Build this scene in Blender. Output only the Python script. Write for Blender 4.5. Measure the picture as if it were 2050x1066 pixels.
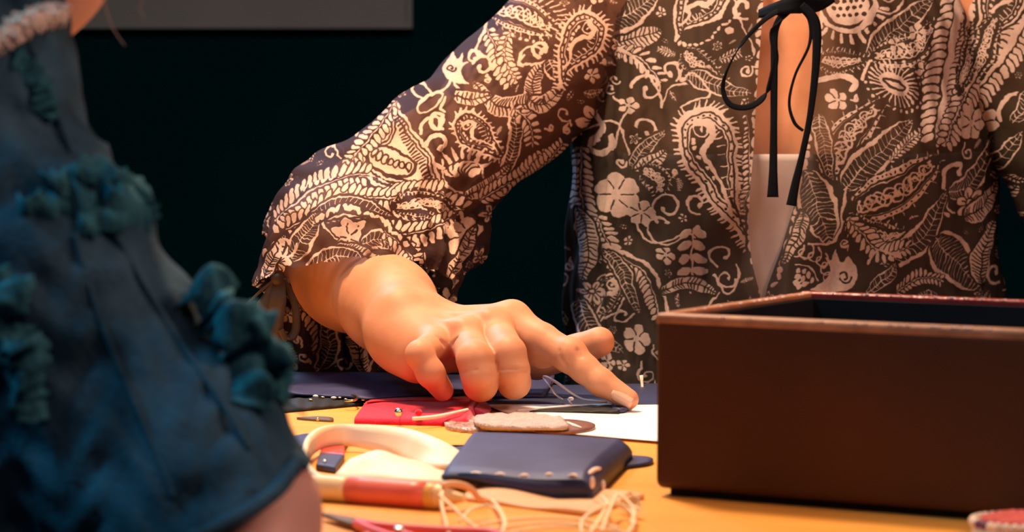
import bpy, bmesh, math, random
import numpy as np
from mathutils import Vector, Matrix

for _o in list(bpy.data.objects):
    bpy.data.objects.remove(_o, do_unlink=True)
SC = bpy.context.scene
COL = SC.collection
random.seed(7)
RNG = np.random.default_rng(11)
PI = math.pi

# ------------------------------------------------------------------ camera
TABLE_Z = 0.75            # height of the table top
EYE = 0.2125              # camera above the table top
FPX = 6000.0              # focal length in pixels of the 2050 x 1066 frame
TILT = math.atan((533 - 160) / FPX)
cam_data = bpy.data.cameras.new('camera')
cam_data.sensor_width = 36.0
cam_data.lens = FPX / 2050 * 36.0
cam_data.clip_start = 0.05
cam_data.dof.use_dof = True
cam_data.dof.focus_distance = 1.98
cam_data.dof.aperture_fstop = 13.0
camera = bpy.data.objects.new('camera', cam_data)
camera.location = (0, 0, TABLE_Z + EYE)
camera.rotation_euler = (PI / 2 - TILT, 0, 0)
COL.objects.link(camera)
SC.camera = camera

# ------------------------------------------------------------------ light
world = bpy.data.worlds.new('world')
SC.world = world
world.use_nodes = True
world.node_tree.nodes['Background'].inputs[0].default_value = (0.10, 0.22, 0.32, 1)
world.node_tree.nodes['Background'].inputs[1].default_value = 0.10


def area(name, loc, target, size, power, color, shape='DISK', spread=PI):
    d = bpy.data.lights.new(name, 'AREA')
    d.shape = shape
    d.size = size
    d.energy = power
    d.color = color
    d.spread = spread
    o = bpy.data.objects.new(name, d)
    o.location = loc
    o.rotation_euler = (Vector(target) - Vector(loc)).to_track_quat('-Z', 'Y').to_euler()
    COL.objects.link(o)
    return o


area('pendant_light', (-0.14, 1.99, TABLE_Z + 0.92), (-0.02, 1.98, TABLE_Z), 0.22, 20.0, (1.0, 0.66, 0.40))
area('warm_room_light', (0.95, 0.98, TABLE_Z + 0.95), (0.05, 1.7, TABLE_Z + 0.1), 0.35, 6.0, (1.0, 0.57, 0.40), spread=2.6)
area('front_fill_light', (0.30, 0.10, TABLE_Z + 1.30), (0.05, 2.1, TABLE_Z + 0.1), 0.8, 1.6, (1.0, 0.60, 0.50), spread=1.6)  # weak fill added from the camera side, not a lamp of the room
area('teal_fill_light', (-0.95, 1.0, TABLE_Z + 1.15), (-0.25, 1.25, TABLE_Z + 0.1), 0.3, 2.0, (0.08, 0.68, 0.90), spread=1.4)  # teal fill on the denim from the upper left, source unseen
area('blue_fill_light', (-0.50, 3.0, TABLE_Z + 0.95), (0.05, 2.30, TABLE_Z + 0.1), 0.4, 3.5, (0.35, 0.60, 1.0), spread=1.6)  # blue fill from behind on the blouse edges, source unseen

SC.view_settings.view_transform = 'Standard'
SC.view_settings.look = 'None'
SC.view_settings.exposure = 0.0
SC.view_settings.gamma = 1.0
SC.view_settings.use_curve_mapping = False

# ------------------------------------------------------------------ helpers
CT, ST = math.cos(TILT), math.sin(TILT)


def ray(px, py):
    x = (px - 1025) / FPX
    y = -(py - 533) / FPX
    return Vector((x, CT + y * ST, -ST + y * CT))


def P(px, py, d):
    """the point seen at a pixel, d metres away along the table"""
    r = ray(px, py)
    r = r * (d / r.y)
    return Vector((r.x, r.y, r.z + TABLE_Z + EYE))


def T(px, py, z=0.0):
    """the point seen at a pixel on the plane z above the table top"""
    r = ray(px, py)
    r = r * ((z - EYE) / r.z)
    return Vector((r.x, r.y, TABLE_Z + z))


ORG = {}


def empty(name, loc, parent=None):
    o = bpy.data.objects.new(name, None)
    COL.objects.link(o)
    o.empty_display_size = 0.02
    loc = Vector(loc)
    if parent:
        o.parent = parent
        o.location = loc - ORG[parent]
    else:
        o.location = loc
    ORG[o] = loc
    return o


def mesh(name, verts, faces, m, parent=None, smooth=True, origin=None, uvs=None):
    """one mesh object from world-space vertices"""
    V = np.array([tuple(v) for v in verts], dtype=float) if not isinstance(verts, np.ndarray) else verts
    if origin is None:
        if parent:
            origin = ORG[parent]
        else:
            lo, hi = V.min(0), V.max(0)
            origin = Vector(((lo[0] + hi[0]) / 2, (lo[1] + hi[1]) / 2, lo[2]))
    origin = Vector(origin)
    me = bpy.data.meshes.new(name)
    L = V - np.array(origin)
    me.from_pydata(L.tolist(), [], faces if isinstance(faces, list) else faces.tolist())
    me.validate()
    if smooth:
        me.polygons.foreach_set('use_smooth', [True] * len(me.polygons))
    if uvs is not None:
        uv = me.uv_layers.new(name='print')
        idx = np.empty(len(me.loops), dtype=np.int32)
        me.loops.foreach_get('vertex_index', idx)
        uv.data.foreach_set('uv', np.asarray(uvs, dtype=np.float32)[idx].ravel())
    if m:
        for mm in (m if isinstance(m, (list, tuple)) else [m]):
            me.materials.append(mm)
    me.update()
    o = bpy.data.objects.new(name, me)
    COL.objects.link(o)
    if parent:
        o.parent = parent
        o.location = origin - ORG[parent]
    else:
        o.location = origin
    ORG[o] = origin
    return o


def tag(o, label, cat, group=None):
    o['label'] = label
    o['category'] = cat
    if group:
        o['group'] = group
    return o


def bevel(o, w, seg=2, ang=40):
    b = o.modifiers.new('bevel', 'BEVEL')
    b.width = w
    b.segments = seg
    b.limit_method = 'ANGLE'
    b.angle_limit = math.radians(ang)
    return o


def subsurf(o, n=1):
    s = o.modifiers.new('subsurf', 'SUBSURF')
    s.levels = n
    s.render_levels = n
    return o


def solidify(o, t, off=0):
    s = o.modifiers.new('solidify', 'SOLIDIFY')
    s.thickness = t
    s.offset = off
    return o


def smooth_pts(pts, n=6, closed=False):
    """Catmull-Rom through the points (any dimension)"""
    p = np.array([tuple(q) for q in pts], dtype=float)
    k = len(p)
    out = []
    rng = range(k if closed else k - 1)
    for i in rng:
        if closed:
            a, b, c, d = p[(i - 1) % k], p[i], p[(i + 1) % k], p[(i + 2) % k]
        else:
            a, b, c, d = p[max(i - 1, 0)], p[i], p[i + 1], p[min(i + 2, k - 1)]
        for j in range(n):
            t = j / n
            out.append(0.5 * ((2 * b) + (c - a) * t + (2 * a - 5 * b + 4 * c - d) * t * t + (3 * b - a - 3 * c + d) * t ** 3))
    if not closed:
        out.append(p[-1])
    return np.array(out)


def frames(path):
    p = np.array(path)
    t = np.gradient(p, axis=0)
    t /= np.linalg.norm(t, axis=1)[:, None] + 1e-12
    n = np.cross(t[0], (0.13, 0.27, 0.95))
    if np.linalg.norm(n) < 1e-3:
        n = np.cross(t[0], (1, 0, 0))
    n /= np.linalg.norm(n)
    N = []
    for i in range(len(p)):
        n = n - t[i] * np.dot(n, t[i])
        n /= np.linalg.norm(n) + 1e-12
        N.append(n.copy())
    N = np.array(N)
    return p, t, N, np.cross(t, N)


def tube(path, r, seg=8):
    p, t, N, B = frames(path)
    r = np.broadcast_to(np.array(r, dtype=float), (len(p),)) if np.ndim(r) == 0 else np.interp(np.linspace(0, 1, len(p)), np.linspace(0, 1, len(r)), r)
    V, F = [], []
    for i in range(len(p)):
        for j in range(seg):
            a = 2 * PI * j / seg
            V.append(p[i] + r[i] * (math.cos(a) * N[i] + math.sin(a) * B[i]))
    for i in range(len(p) - 1):
        for j in range(seg):
            F.append([i * seg + j, i * seg + (j + 1) % seg, (i + 1) * seg + (j + 1) % seg, (i + 1) * seg + j])
    F.append(list(range(seg))[::-1])
    F.append(list(range((len(p) - 1) * seg, len(p) * seg)))
    return V, F


def band(path, wdir, w, th):
    """flat strap: rectangle w (along wdir, one vector or one per point) by th swept along a path"""
    p, t, N, B = frames(path)
    k = len(p)
    wd = np.broadcast_to(np.array(wdir, dtype=float), (k, 3))
    w = np.broadcast_to(np.array(w, dtype=float), (k,)) if np.ndim(w) == 0 else np.interp(np.linspace(0, 1, k), np.linspace(0, 1, len(w)), w)
    V, F = [], []
    for i in range(k):
        a = wd[i] - t[i] * np.dot(wd[i], t[i])
        a /= np.linalg.norm(a) + 1e-12
        b = np.cross(t[i], a)
        for sx, sy in ((-1, -1), (-.33, -1), (.33, -1), (1, -1), (1, 1), (.33, 1), (-.33, 1), (-1, 1)):
            V.append(p[i] + a * sx * w[i] / 2 + b * sy * th / 2)
    for i in range(k - 1):
        for j in range(8):
            F.append([i * 8 + j, i * 8 + (j + 1) % 8, (i + 1) * 8 + (j + 1) % 8, (i + 1) * 8 + j])
    F.append(list(range(8))[::-1])
    F.append(list(range((k - 1) * 8, k * 8)))
    return V, F


def ball(c, r, nu=16, nv=10, sc=(1, 1, 1)):
    V, F = [], []
    for i in range(nv + 1):
        th = PI * i / nv
        for j in range(nu):
            a = 2 * PI * j / nu
            V.append((c[0] + r * sc[0] * math.sin(th) * math.cos(a), c[1] + r * sc[1] * math.sin(th) * math.sin(a), c[2] + r * sc[2] * math.cos(th)))
    for i in range(nv):
        for j in range(nu):
            F.append([i * nu + j, (i + 1) * nu + j, (i + 1) * nu + (j + 1) % nu, i * nu + (j + 1) % nu])
    return V, F


def join(*vf):
    V, F = [], []
    for v, f in vf:
        k = len(V)
        V += [tuple(q) for q in v]
        F += [[i + k for i in q] for q in f]
    return V, F


def plate(outline, thick, raise_fn=None, smooth_n=4, closed=True, rings=3):
    """flat piece with a closed outline (world points on its underside), domed by raise_fn(u from rim 0 to centre 1)"""
    pts = smooth_pts(outline, smooth_n, True) if smooth_n > 1 else np.array([tuple(q) for q in outline])
    n = len(pts)
    c = pts.mean(0)
    V = [tuple(q) for q in pts]
    F = []
    ringsV = []
    for k in range(rings + 1):
        u = k / rings
        s = 1 - 0.0 if k == 0 else 1 - 0.92 * u
        for q in pts:
            v = c + (q - c) * s
            z = thick + (raise_fn(u, v) if raise_fn else 0)
            V.append((v[0], v[1], v[2] + z))
    for k in range(rings + 1):
        a, b = k * n, (k + 1) * n
        for j in range(n):
            F.append([a + j, a + (j + 1) % n, b + (j + 1) % n, b + j])
    F.append(list(range((rings + 1) * n, (rings + 2) * n)))
    F.append(list(range(n))[::-1])
    return V, F


def cushion(c00, c10, c11, c01, top, bot, nu=40, nv=24, warp=None):
    """slab over a quad on the table (c00 front left, c10 front right, c11 back right, c01 back left)"""
    V, F = [], []
    def base(u, v):
        if warp:
            u, v = warp(u, v)
        return (c00 * (1 - u) * (1 - v) + c10 * u * (1 - v) + c11 * u * v + c01 * (1 - u) * v)
    for fn in (top, bot):
        for j in range(nv + 1):
            for i in range(nu + 1):
                u, v = i / nu, j / nv
                b = base(u, v)
                V.append((b.x, b.y, b.z + fn(u, v)))
    K = (nu + 1) * (nv + 1)
    idx = lambda i, j: j * (nu + 1) + i
    for j in range(nv):
        for i in range(nu):
            F.append([idx(i, j), idx(i + 1, j), idx(i + 1, j + 1), idx(i, j + 1)])
            F.append([K + idx(i, j), K + idx(i, j + 1), K + idx(i + 1, j + 1), K + idx(i + 1, j)])
    rim = [(i, 0) for i in range(nu)] + [(nu, j) for j in range(nv)] + [(i, nv) for i in range(nu, 0, -1)] + [(0, j) for j in range(nv, 0, -1)]
    for q in range(len(rim)):
        a, b = idx(*rim[q]), idx(*rim[(q + 1) % len(rim)])
        F.append([a, K + a, K + b, b])
    return V, F


def box_vf(c, ax, ay, az):
    """box from its centre and three half-axis vectors"""
    c = Vector(c)
    V = [c + sx * ax + sy * ay + sz * az for sz in (-1, 1) for sy in (-1, 1) for sx in (-1, 1)]
    return V, [[0, 2, 3, 1], [4, 5, 7, 6], [0, 1, 5, 4], [2, 6, 7, 3], [0, 4, 6, 2], [1, 3, 7, 5]]


# ------------------------------------------------------------------ materials
def M(name, col, rough=0.6, var=0.15, scale=60.0, bump=0.1, bscale=300.0, spec=0.4, metal=0.0, sss=0.0, sheen=0.0, col2=None, stretch=None, detail=5.0, bdist=0.001, trans=0.0):
    m = bpy.data.materials.new(name)
    m.use_nodes = True
    nt = m.node_tree
    b = nt.nodes['Principled BSDF']
    b.inputs['Roughness'].default_value = rough
    b.inputs['Specular IOR Level'].default_value = spec
    b.inputs['Metallic'].default_value = metal
    if sss:
        b.inputs['Subsurface Weight'].default_value = sss
        b.inputs['Subsurface Radius'].default_value = (0.006, 0.0025, 0.0012)
        b.inputs['Subsurface Scale'].default_value = 1.0
    if sheen:
        b.inputs['Sheen Weight'].default_value = sheen
    if trans:
        b.inputs['Transmission Weight'].default_value = trans
    tc = nt.nodes.new('ShaderNodeTexCoord')
    src = tc.outputs['Object']
    if stretch:
        mp = nt.nodes.new('ShaderNodeMapping')
        mp.inputs['Scale'].default_value = stretch
        nt.links.new(src, mp.inputs['Vector'])
        src = mp.outputs['Vector']
    n = nt.nodes.new('ShaderNodeTexNoise')
    n.inputs['Scale'].default_value = scale
    n.inputs['Detail'].default_value = detail
    nt.links.new(src, n.inputs['Vector'])
    r = nt.nodes.new('ShaderNodeValToRGB')
    r.color_ramp.elements[0].position = 0.3
    r.color_ramp.elements[1].position = 0.7
    c2 = col2 or tuple(min(1, c * (1 + var)) for c in col)
    c1 = col if col2 else tuple(c * (1 - var) for c in col)
    r.color_ramp.elements[0].color = (*c1, 1)
    r.color_ramp.elements[1].color = (*c2, 1)
    nt.links.new(n.outputs['Fac'], r.inputs['Fac'])
    nt.links.new(r.outputs['Color'], b.inputs['Base Color'])
    if bump:
        n2 = nt.nodes.new('ShaderNodeTexNoise')
        n2.inputs['Scale'].default_value = bscale
        n2.inputs['Detail'].default_value = 3
        nt.links.new(src, n2.inputs['Vector'])
        bp = nt.nodes.new('ShaderNodeBump')
        bp.inputs['Strength'].default_value = bump
        bp.inputs['Distance'].default_value = bdist
        nt.links.new(n2.outputs['Fac'], bp.inputs['Height'])
        nt.links.new(bp.outputs['Normal'], b.inputs['Normal'])
    return m


MAT = {}
MAT['wall'] = M('wall_paint_dark', (0.0010, 0.019, 0.029), 0.9, 0.1, 6, 0, spec=0.0)
MAT['board'] = M('board_grey', (0.19, 0.235, 0.29), 0.7, 0.05, 8, 0)
MAT['floor'] = M('floor_dark', (0.02, 0.022, 0.025), 0.6, 0.2, 10, 0)
MAT['table'] = M('table_wood', (0.86, 0.37, 0.055), 0.42, 0.06, 9, 0.04, 90, 0.35, stretch=(1, 9, 1), col2=(0.90, 0.43, 0.085))
MAT['table_leg'] = M('table_leg_metal', (0.05, 0.05, 0.055), 0.4, 0.1, 30, 0, metal=0.8)
MAT['skin'] = M('skin', (0.57, 0.240, 0.128), 0.55, 0.0, 45, 0.16, 420, 0.28, sss=0.10, col2=(0.65, 0.310, 0.180), bdist=0.0006)
MAT['nail'] = M('fingernail', (0.70, 0.40, 0.29), 0.3, 0.03, 60, 0, spec=0.6)
MAT['cami'] = M('camisole_cotton', (0.42, 0.36, 0.37), 0.8, 0.06, 40, 0.1, 600)
MAT['ribbon'] = M('ribbon_black', (0.003, 0.005, 0.009), 0.8, 0.2, 60, 0.1, 700, 0.1)
MAT['tie'] = M('cuff_tie_brown', (0.060, 0.040, 0.028), 0.6, 0.2, 60, 0.1, 700)
MAT['denim'] = M('denim_washed', (0.003, 0.020, 0.038), 0.85, 0.3, 30, 0.8, 420, 0.12, col2=(0.050, 0.120, 0.190), bdist=0.0012)
MAT['denim_light'] = M('denim_frayed', (0.003, 0.035, 0.060), 0.9, 0.3, 110, 0.9, 400, 0.1, col2=(0.05, 0.200, 0.270), bdist=0.0025, stretch=(1, 1, .35))
MAT['glitter'] = M('glitter_trim', (0.75, 0.58, 0.52), 0.35, 0.3, 420, 1.0, 500, 0.8, col2=(1.0, 0.86, 0.80), bdist=0.003, detail=2)
MAT['skin_pink'] = M('skin_pink', (0.74, 0.39, 0.34), 0.5, 0.08, 30, 0.1, 300, 0.35, sss=0.1)
MAT['hair'] = M('hair_strand', (0.28, 0.24, 0.22), 0.4, 0.1, 50, 0)
MAT['box'] = M('box_brown_lacquer', (0.046, 0.014, 0.006), 0.48, 0.25, 7, 0.12, 60, 0.3, col2=(0.090, 0.023, 0.007), bdist=0.002)
MAT['box_rim'] = M('box_worn_rim', (0.26, 0.095, 0.045), 0.5, 0.3, 60, 0.3, 200, 0.4, col2=(0.48, 0.21, 0.11))
MAT['box_red'] = M('box_red_rim', (0.20, 0.012, 0.016), 0.3, 0.2, 50, 0.3, 300, 0.6, col2=(0.34, 0.03, 0.03))
MAT['chip'] = M('box_chipped_white', (0.75, 0.62, 0.60), 0.6, 0.2, 90, 0.2, 300)
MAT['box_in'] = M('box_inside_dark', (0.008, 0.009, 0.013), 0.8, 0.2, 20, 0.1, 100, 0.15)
MAT['navy'] = M('leather_navy', (0.022, 0.028, 0.100), 0.55, 0.12, 70, 0.28, 900, 0.45, col2=(0.040, 0.045, 0.135), bdist=0.0008)
MAT['navy_dark'] = M('leather_navy_dark', (0.014, 0.022, 0.070), 0.5, 0.15, 70, 0.25, 900, 0.5, col2=(0.022, 0.032, 0.10), bdist=0.0008)
MAT['black'] = M('strap_black', (0.006, 0.006, 0.008), 0.7, 0.2, 60, 0.2, 500)
MAT['brass'] = M('brass', (0.85, 0.60, 0.28), 0.25, 0.1, 60, 0, metal=1.0)
MAT['steel'] = M('steel', (0.75, 0.74, 0.74), 0.25, 0.05, 60, 0, metal=1.0)
MAT['dark_steel'] = M('steel_dark', (0.16, 0.11, 0.08), 0.5, 0.15, 60, 0, metal=0.3)
MAT['felt'] = M('felt_crimson', (0.60, 0.008, 0.038), 0.9, 0.12, 90, 0.6, 900, 0.2, sheen=0.3, col2=(0.74, 0.014, 0.055), bdist=0.0012)
MAT['paper'] = M('paper_white', (0.90, 0.86, 0.82), 0.8, 0.02, 20, 0.03, 300)
MAT['suede'] = M('suede_taupe', (0.46, 0.36, 0.33), 0.95, 0.2, 240, 1.0, 700, 0.2, col2=(0.62, 0.50, 0.46), bdist=0.002)
MAT['suede_edge'] = M('suede_edge_tan', (0.60, 0.40, 0.27), 0.9, 0.3, 300, 1.0, 600, 0.2, bdist=0.002)
MAT['brown'] = M('leather_brown', (0.19, 0.085, 0.070), 0.35, 0.2, 80, 0.2, 400, 0.6)
MAT['mica'] = M('mica_flake', (0.25, 0.13, 0.10), 0.3, 0.4, 120, 0.8, 160, 0.7, col2=(0.75, 0.52, 0.42), bdist=0.004)
MAT['cream'] = M('leather_cream', (0.84, 0.67, 0.47), 0.55, 0.05, 40, 0.12, 300, 0.4, sss=0.1, col2=(0.90, 0.76, 0.58))
MAT['tan'] = M('leather_tan', (0.74, 0.42, 0.22), 0.6, 0.1, 60, 0.2, 300, 0.3, col2=(0.82, 0.50, 0.29))
MAT['stitch'] = M('stitch_thread', (0.95, 0.74, 0.62), 0.7, 0.1, 300, 0.4, 900)
MAT['thread'] = M('thread_pale', (0.92, 0.78, 0.52), 0.7, 0.08, 200, 0)
MAT['thread_white'] = M('thread_white', (0.85, 0.80, 0.78), 0.5, 0.08, 200, 0)
MAT['coral'] = M('pencil_coral', (0.86, 0.17, 0.12), 0.4, 0.06, 40, 0, spec=0.5)
MAT['pencil'] = M('pencil_cream', (0.90, 0.66, 0.36), 0.4, 0.06, 40, 0, spec=0.5)
MAT['gold'] = M('pencil_gold', (0.85, 0.50, 0.14), 0.35, 0.06, 40, 0)
MAT['pink'] = M('scissors_pink', (0.85, 0.13, 0.17), 0.5, 0.08, 40, 0, spec=0.5)
MAT['yarn'] = M('yarn_rose', (0.70, 0.13, 0.12), 0.85, 0.25, 60, 0.8, 400, 0.2, stretch=(1, 5, 1), bdist=0.002)
MAT['rim_white'] = M('bead_white', (0.82, 0.64, 0.52), 0.6, 0.2, 200, 0.6, 500)
MAT['red'] = M('enamel_red', (0.62, 0.05, 0.04), 0.3, 0.1, 60, 0, spec=0.6)
MAT['purple'] = M('bead_purple', (0.16, 0.04, 0.12), 0.4, 0.1, 60, 0)
MAT['stool'] = M('stool_wood', (0.12, 0.07, 0.04), 0.5, 0.2, 20, 0.1, 100)

# ------------------------------------------------------------------ the printed paisley of the blouse (flat print, drawn here stroke by stroke)
class Print:
    def __init__(s, x0, y0, x1, y1, k=2.0):
        s.x0, s.y0, s.k = x0, y0, k
        s.w, s.h = int((x1 - x0) * k), int((y1 - y0) * k)
        s.m = np.zeros((s.h, s.w), dtype=np.float32)

    def win(s, x0, y0, x1, y1):
        return max(0, int(x0)), max(0, int(y0)), min(s.w, int(x1) + 2), min(s.h, int(y1) + 2)

    def stroke(s, pts, w, val=1.0, w1=None):
        p = (np.array(pts, dtype=float) - (s.x0, s.y0)) * s.k
        w1 = w if w1 is None else w1
        n = len(p) - 1
        for i in range(n):
            ra, rb = (w + (w1 - w) * i / n) * s.k / 2, (w + (w1 - w) * (i + 1) / n) * s.k / 2
            r = max(ra, rb) + 1.5
            a, b = p[i], p[i + 1]
            X0, Y0, X1, Y1 = s.win(min(a[0], b[0]) - r, min(a[1], b[1]) - r, max(a[0], b[0]) + r, max(a[1], b[1]) + r)
            if X1 <= X0 or Y1 <= Y0:
                continue
            X = np.arange(X0, X1)[None, :] - a[0]
            Y = np.arange(Y0, Y1)[:, None] - a[1]
            d = b - a
            t = np.clip((X * d[0] + Y * d[1]) / (d @ d + 1e-9), 0, 1)
            D = np.sqrt((X - t * d[0]) ** 2 + (Y - t * d[1]) ** 2) - (ra + (rb - ra) * t)
            al = np.clip(0.5 - D, 0, 1)
            v = s.m[Y0:Y1, X0:X1]
            v += (val - v) * al

    def ell(s, x, y, rx, ry, ang=0, val=1.0):
        x, y, rx, ry = (x - s.x0) * s.k, (y - s.y0) * s.k, rx * s.k, ry * s.k
        r = max(rx, ry) + 2
        X0, Y0, X1, Y1 = s.win(x - r, y - r, x + r, y + r)
        if X1 <= X0 or Y1 <= Y0:
            return
        X = np.arange(X0, X1)[None, :] - x
        Y = np.arange(Y0, Y1)[:, None] - y
        c, q = math.cos(ang), math.sin(ang)
        U, W = (X * c + Y * q) / rx, (-X * q + Y * c) / ry
        D = (np.sqrt(U * U + W * W) - 1) * min(rx, ry)
        al = np.clip(0.5 - D, 0, 1)
        v = s.m[Y0:Y1, X0:X1]
        v += (val - v) * al

    def fill(s, pts, val=1.0):
        p = (np.array(pts, dtype=float) - (s.x0, s.y0)) * s.k
        X0, Y0, X1, Y1 = s.win(p[:, 0].min() - 1, p[:, 1].min() - 1, p[:, 0].max() + 1, p[:, 1].max() + 1)
        if X1 <= X0 or Y1 <= Y0:
            return
        X = np.arange(X0, X1)[None, :] + 0.0
        Y = np.arange(Y0, Y1)[:, None] + 0.0
        ins = np.zeros((Y1 - Y0, X1 - X0), dtype=bool)
        for i in range(len(p)):
            a, b = p[i], p[(i + 1) % len(p)]
            if a[1] == b[1]:
                continue
            c = ((a[1] > Y) != (b[1] > Y)) & (X < (b[0] - a[0]) * (Y - a[1]) / (b[1] - a[1]) + a[0])
            ins ^= c
        s.m[Y0:Y1, X0:X1][ins] = val

    # ---- motifs
    def vine(s, pts, w=5, val=1.0, end=0, w1=None):
        q = smooth_pts(pts, 7)
        s.stroke(q, w, val, w1)
        if end:
            s.ell(q[-1][0], q[-1][1], end, end, 0, val)

    def scroll(s, x, y, r, a0=0.0, turns=1.1, w=5, d=1, val=1.0):
        q = []
        for i in range(26):
            t = i / 25
            rr = r * (1 - 0.72 * t)
            a = a0 + d * turns * 2 * PI * t
            q.append((x + rr * math.cos(a), y + rr * math.sin(a)))
        s.stroke(q, w, val)
        s.ell(q[-1][0], q[-1][1], w * 0.9, w * 0.9, 0, val)

    def flower(s, x, y, r, n=6, a0=0.0):
        for i in range(n):
            a = a0 + 2 * PI * i / n
            cx, cy = x + 0.6 * r * math.cos(a), y + 0.6 * r * math.sin(a)
            s.ell(cx, cy, 0.47 * r, 0.33 * r, a, 0)
            s.ell(cx, cy, 0.40 * r, 0.27 * r, a, 1)
            s.stroke([(x + .3 * r * math.cos(a), y + .3 * r * math.sin(a)), (x + .62 * r * math.cos(a), y + .62 * r * math.sin(a))], 2, 0)
        s.ell(x, y, 0.26 * r, 0.26 * r, 0, 0)
        s.ell(x, y, 0.17 * r, 0.17 * r, 0, 1)

    def blob(s, x, y, r, a0=0.0, n=5):
        for i in range(n):
            a = a0 + 2 * PI * i / n
            s.ell(x + .55 * r * math.cos(a), y + .55 * r * math.sin(a), .48 * r, .40 * r, a, 1)
        s.ell(x, y, .5 * r, .5 * r, 0, 1)
        for i in range(n):
            a = a0 + 2 * PI * (i + .5) / n
            s.stroke([(x + .25 * r * math.cos(a), y + .25 * r * math.sin(a)), (x + .7 * r * math.cos(a), y + .7 * r * math.sin(a))], 2.2, 0)

    def leaf(s, pts, w, style=0, rib=7):
        sp = smooth_pts(pts, 10)
        n = len(sp)
        t = np.gradient(sp, axis=0)
        t /= np.linalg.norm(t, axis=1)[:, None] + 1e-9
        nn = np.stack([-t[:, 1], t[:, 0]], 1)
        u = np.linspace(0, 1, n)
        pr = np.sin(PI * u ** 0.8) ** 0.8 * w / 2
        L, R = sp + nn * pr[:, None], sp - nn * pr[:, None]
        poly = np.concatenate([L, R[::-1]])
        s.stroke(np.concatenate([poly, poly[:1]]), 8, 0)
        s.fill(poly, 1)
        if style == 1:
            s.fill(np.concatenate([sp + nn * pr[:, None] * .76, (sp - nn * pr[:, None] * .76)[::-1]]), 0)
        elif style == 2:
            ring = np.concatenate([sp + nn * pr[:, None] * .7, (sp - nn * pr[:, None] * .7)[::-1]])
            s.stroke(np.concatenate([ring, ring[:1]]), 2.6, 0)
            s.fill(np.concatenate([sp + nn * pr[:, None] * .62, (sp - nn * pr[:, None] * .62)[::-1]]), 0)
            s.loops(sp[2:-2], pr[2:-2] * .40, max(3.2, w * .055))
            s.loops(sp[3:-3], pr[3:-3] * .15, 2.6)
            for i in range(1, n - 1):
                for q in (-1, 1):
                    c = sp[i] + nn[i] * pr[i] * q * .85
                    s.ell(c[0], c[1], 1.9, 1.9, 0, 0)
                    if i % 2:
                        c = sp[i] + nn[i] * (pr[i] + 2) * q
                        s.stroke([c, c + nn[i] * q * 5 + t[i] * 3], 3.4, 1, 2)
            return
        val = 0 if style == 0 else 1
        s.stroke(sp, 3, val, 1.5)
        L2 = float(np.linalg.norm(np.diff(sp, axis=0), axis=1).sum())
        k = max(4, int(L2 / rib))
        for i in range(1, k):
            j = int(i / k * (n - 1))
            for q in (-1, 1):
                e = sp[j] + nn[j] * pr[j] * q * .82 + t[j] * pr[j] * .35
                s.stroke([sp[j], e], 2.4, val, 1.6)

    def fern(s, pts, size, gap=None, val=1.0, both=True, stem=3):
        sp = smooth_pts(pts, 12)
        seg = np.linalg.norm(np.diff(sp, axis=0), axis=1)
        L = np.concatenate([[0], np.cumsum(seg)])
        gap = gap or size * 0.75
        s.stroke(sp, stem, val)
        k = int(L[-1] / gap)
        for i in range(k + 1):
            l = min(i * gap, L[-1] - 1e-6)
            j = min(int(np.searchsorted(L, l, 'right')) - 1, len(sp) - 2)
            c = sp[j] + (sp[j + 1] - sp[j]) * (l - L[j]) / (seg[j] + 1e-9)
            t = (sp[j + 1] - sp[j]) / (seg[j] + 1e-9)
            nn = np.array((-t[1], t[0]))
            sz = size * (0.75 + 0.25 * math.sin(PI * i / max(1, k)))
            for q in ((-1, 1) if both else (1,)):
                e = c + (nn * q * .8 + t * .5) * sz * .75
                a = math.atan2(nn[1] * q * .8 + t[1] * .5, nn[0] * q * .8 + t[0] * .5)
                s.ell(e[0], e[1], sz * .62, sz * .32, a, 1 - val)
                s.ell(e[0], e[1], sz * .53, sz * .24, a, val)

    def paisley(s, x, y, r, ang, flip=1, fringe=1.0, length=1.0):
        base = [(0, -1), (.62, -.84), (1, -.15), (.98, .55), (.66, 1.35), (.36, 2.1), (.42, 2.9), (.02, 2.35), (-.45, 1.65), (-.86, .8), (-1.0, 0), (-.68, -.76)]
        o = smooth_pts(base, 9, True)
        o[:, 1] = np.where(o[:, 1] > 0, o[:, 1] * length, o[:, 1])
        c, q = math.cos(ang), math.sin(ang)
        def tr(pts):
            p = np.array(pts, dtype=float) * (flip, 1)
            return np.stack([x + r * (p[:, 0] * c - p[:, 1] * q), y + r * (p[:, 0] * q + p[:, 1] * c)], 1)
        ctr = np.array([(0.0, 0.35 * length)])
        def sh(f):
            return tr(ctr + (o - ctr) * f)
        O = sh(1)
        s.stroke(np.concatenate([O, O[:1]]), 9, 0)
        if fringe:
            seg = np.linalg.norm(np.diff(O, axis=0), axis=1)
            L = np.concatenate([[0], np.cumsum(seg)])
            k = int(L[-1] / 11)
            sgn = 1 if flip > 0 else -1
            for i in range(k):
                j = min(int(np.searchsorted(L, i * 11.0, 'right')) - 1, len(O) - 2)
                t = (O[j + 1] - O[j]) / (seg[j] + 1e-9)
                nn = np.array((t[1], -t[0])) * sgn
                s.stroke([O[j], O[j] + (nn + t * .25) * 9 * fringe], 6, 1, 4)
        s.fill(O, 1)
        for f, w in ((.84, 3), (.68, 2.6)):
            R = sh(f)
            s.stroke(np.concatenate([R, R[:1]]), w, 0)
        D = sh(.76)
        for i in range(0, len(D), 4):
            s.ell(D[i][0], D[i][1], 2.2, 2.2, 0, 0)
        s.fill(sh(.60), 0)
        # the inner curl
        cur = tr([(-.15, -.45), (.25, -.3), (.3, .1), (0, .3), (-.2, .75), (.0, 1.15 * length), (.12, 1.6 * length), (.1, 2.0 * length)])
        s.stroke(smooth_pts(cur, 8), r * .30, 1, r * .10)
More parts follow.
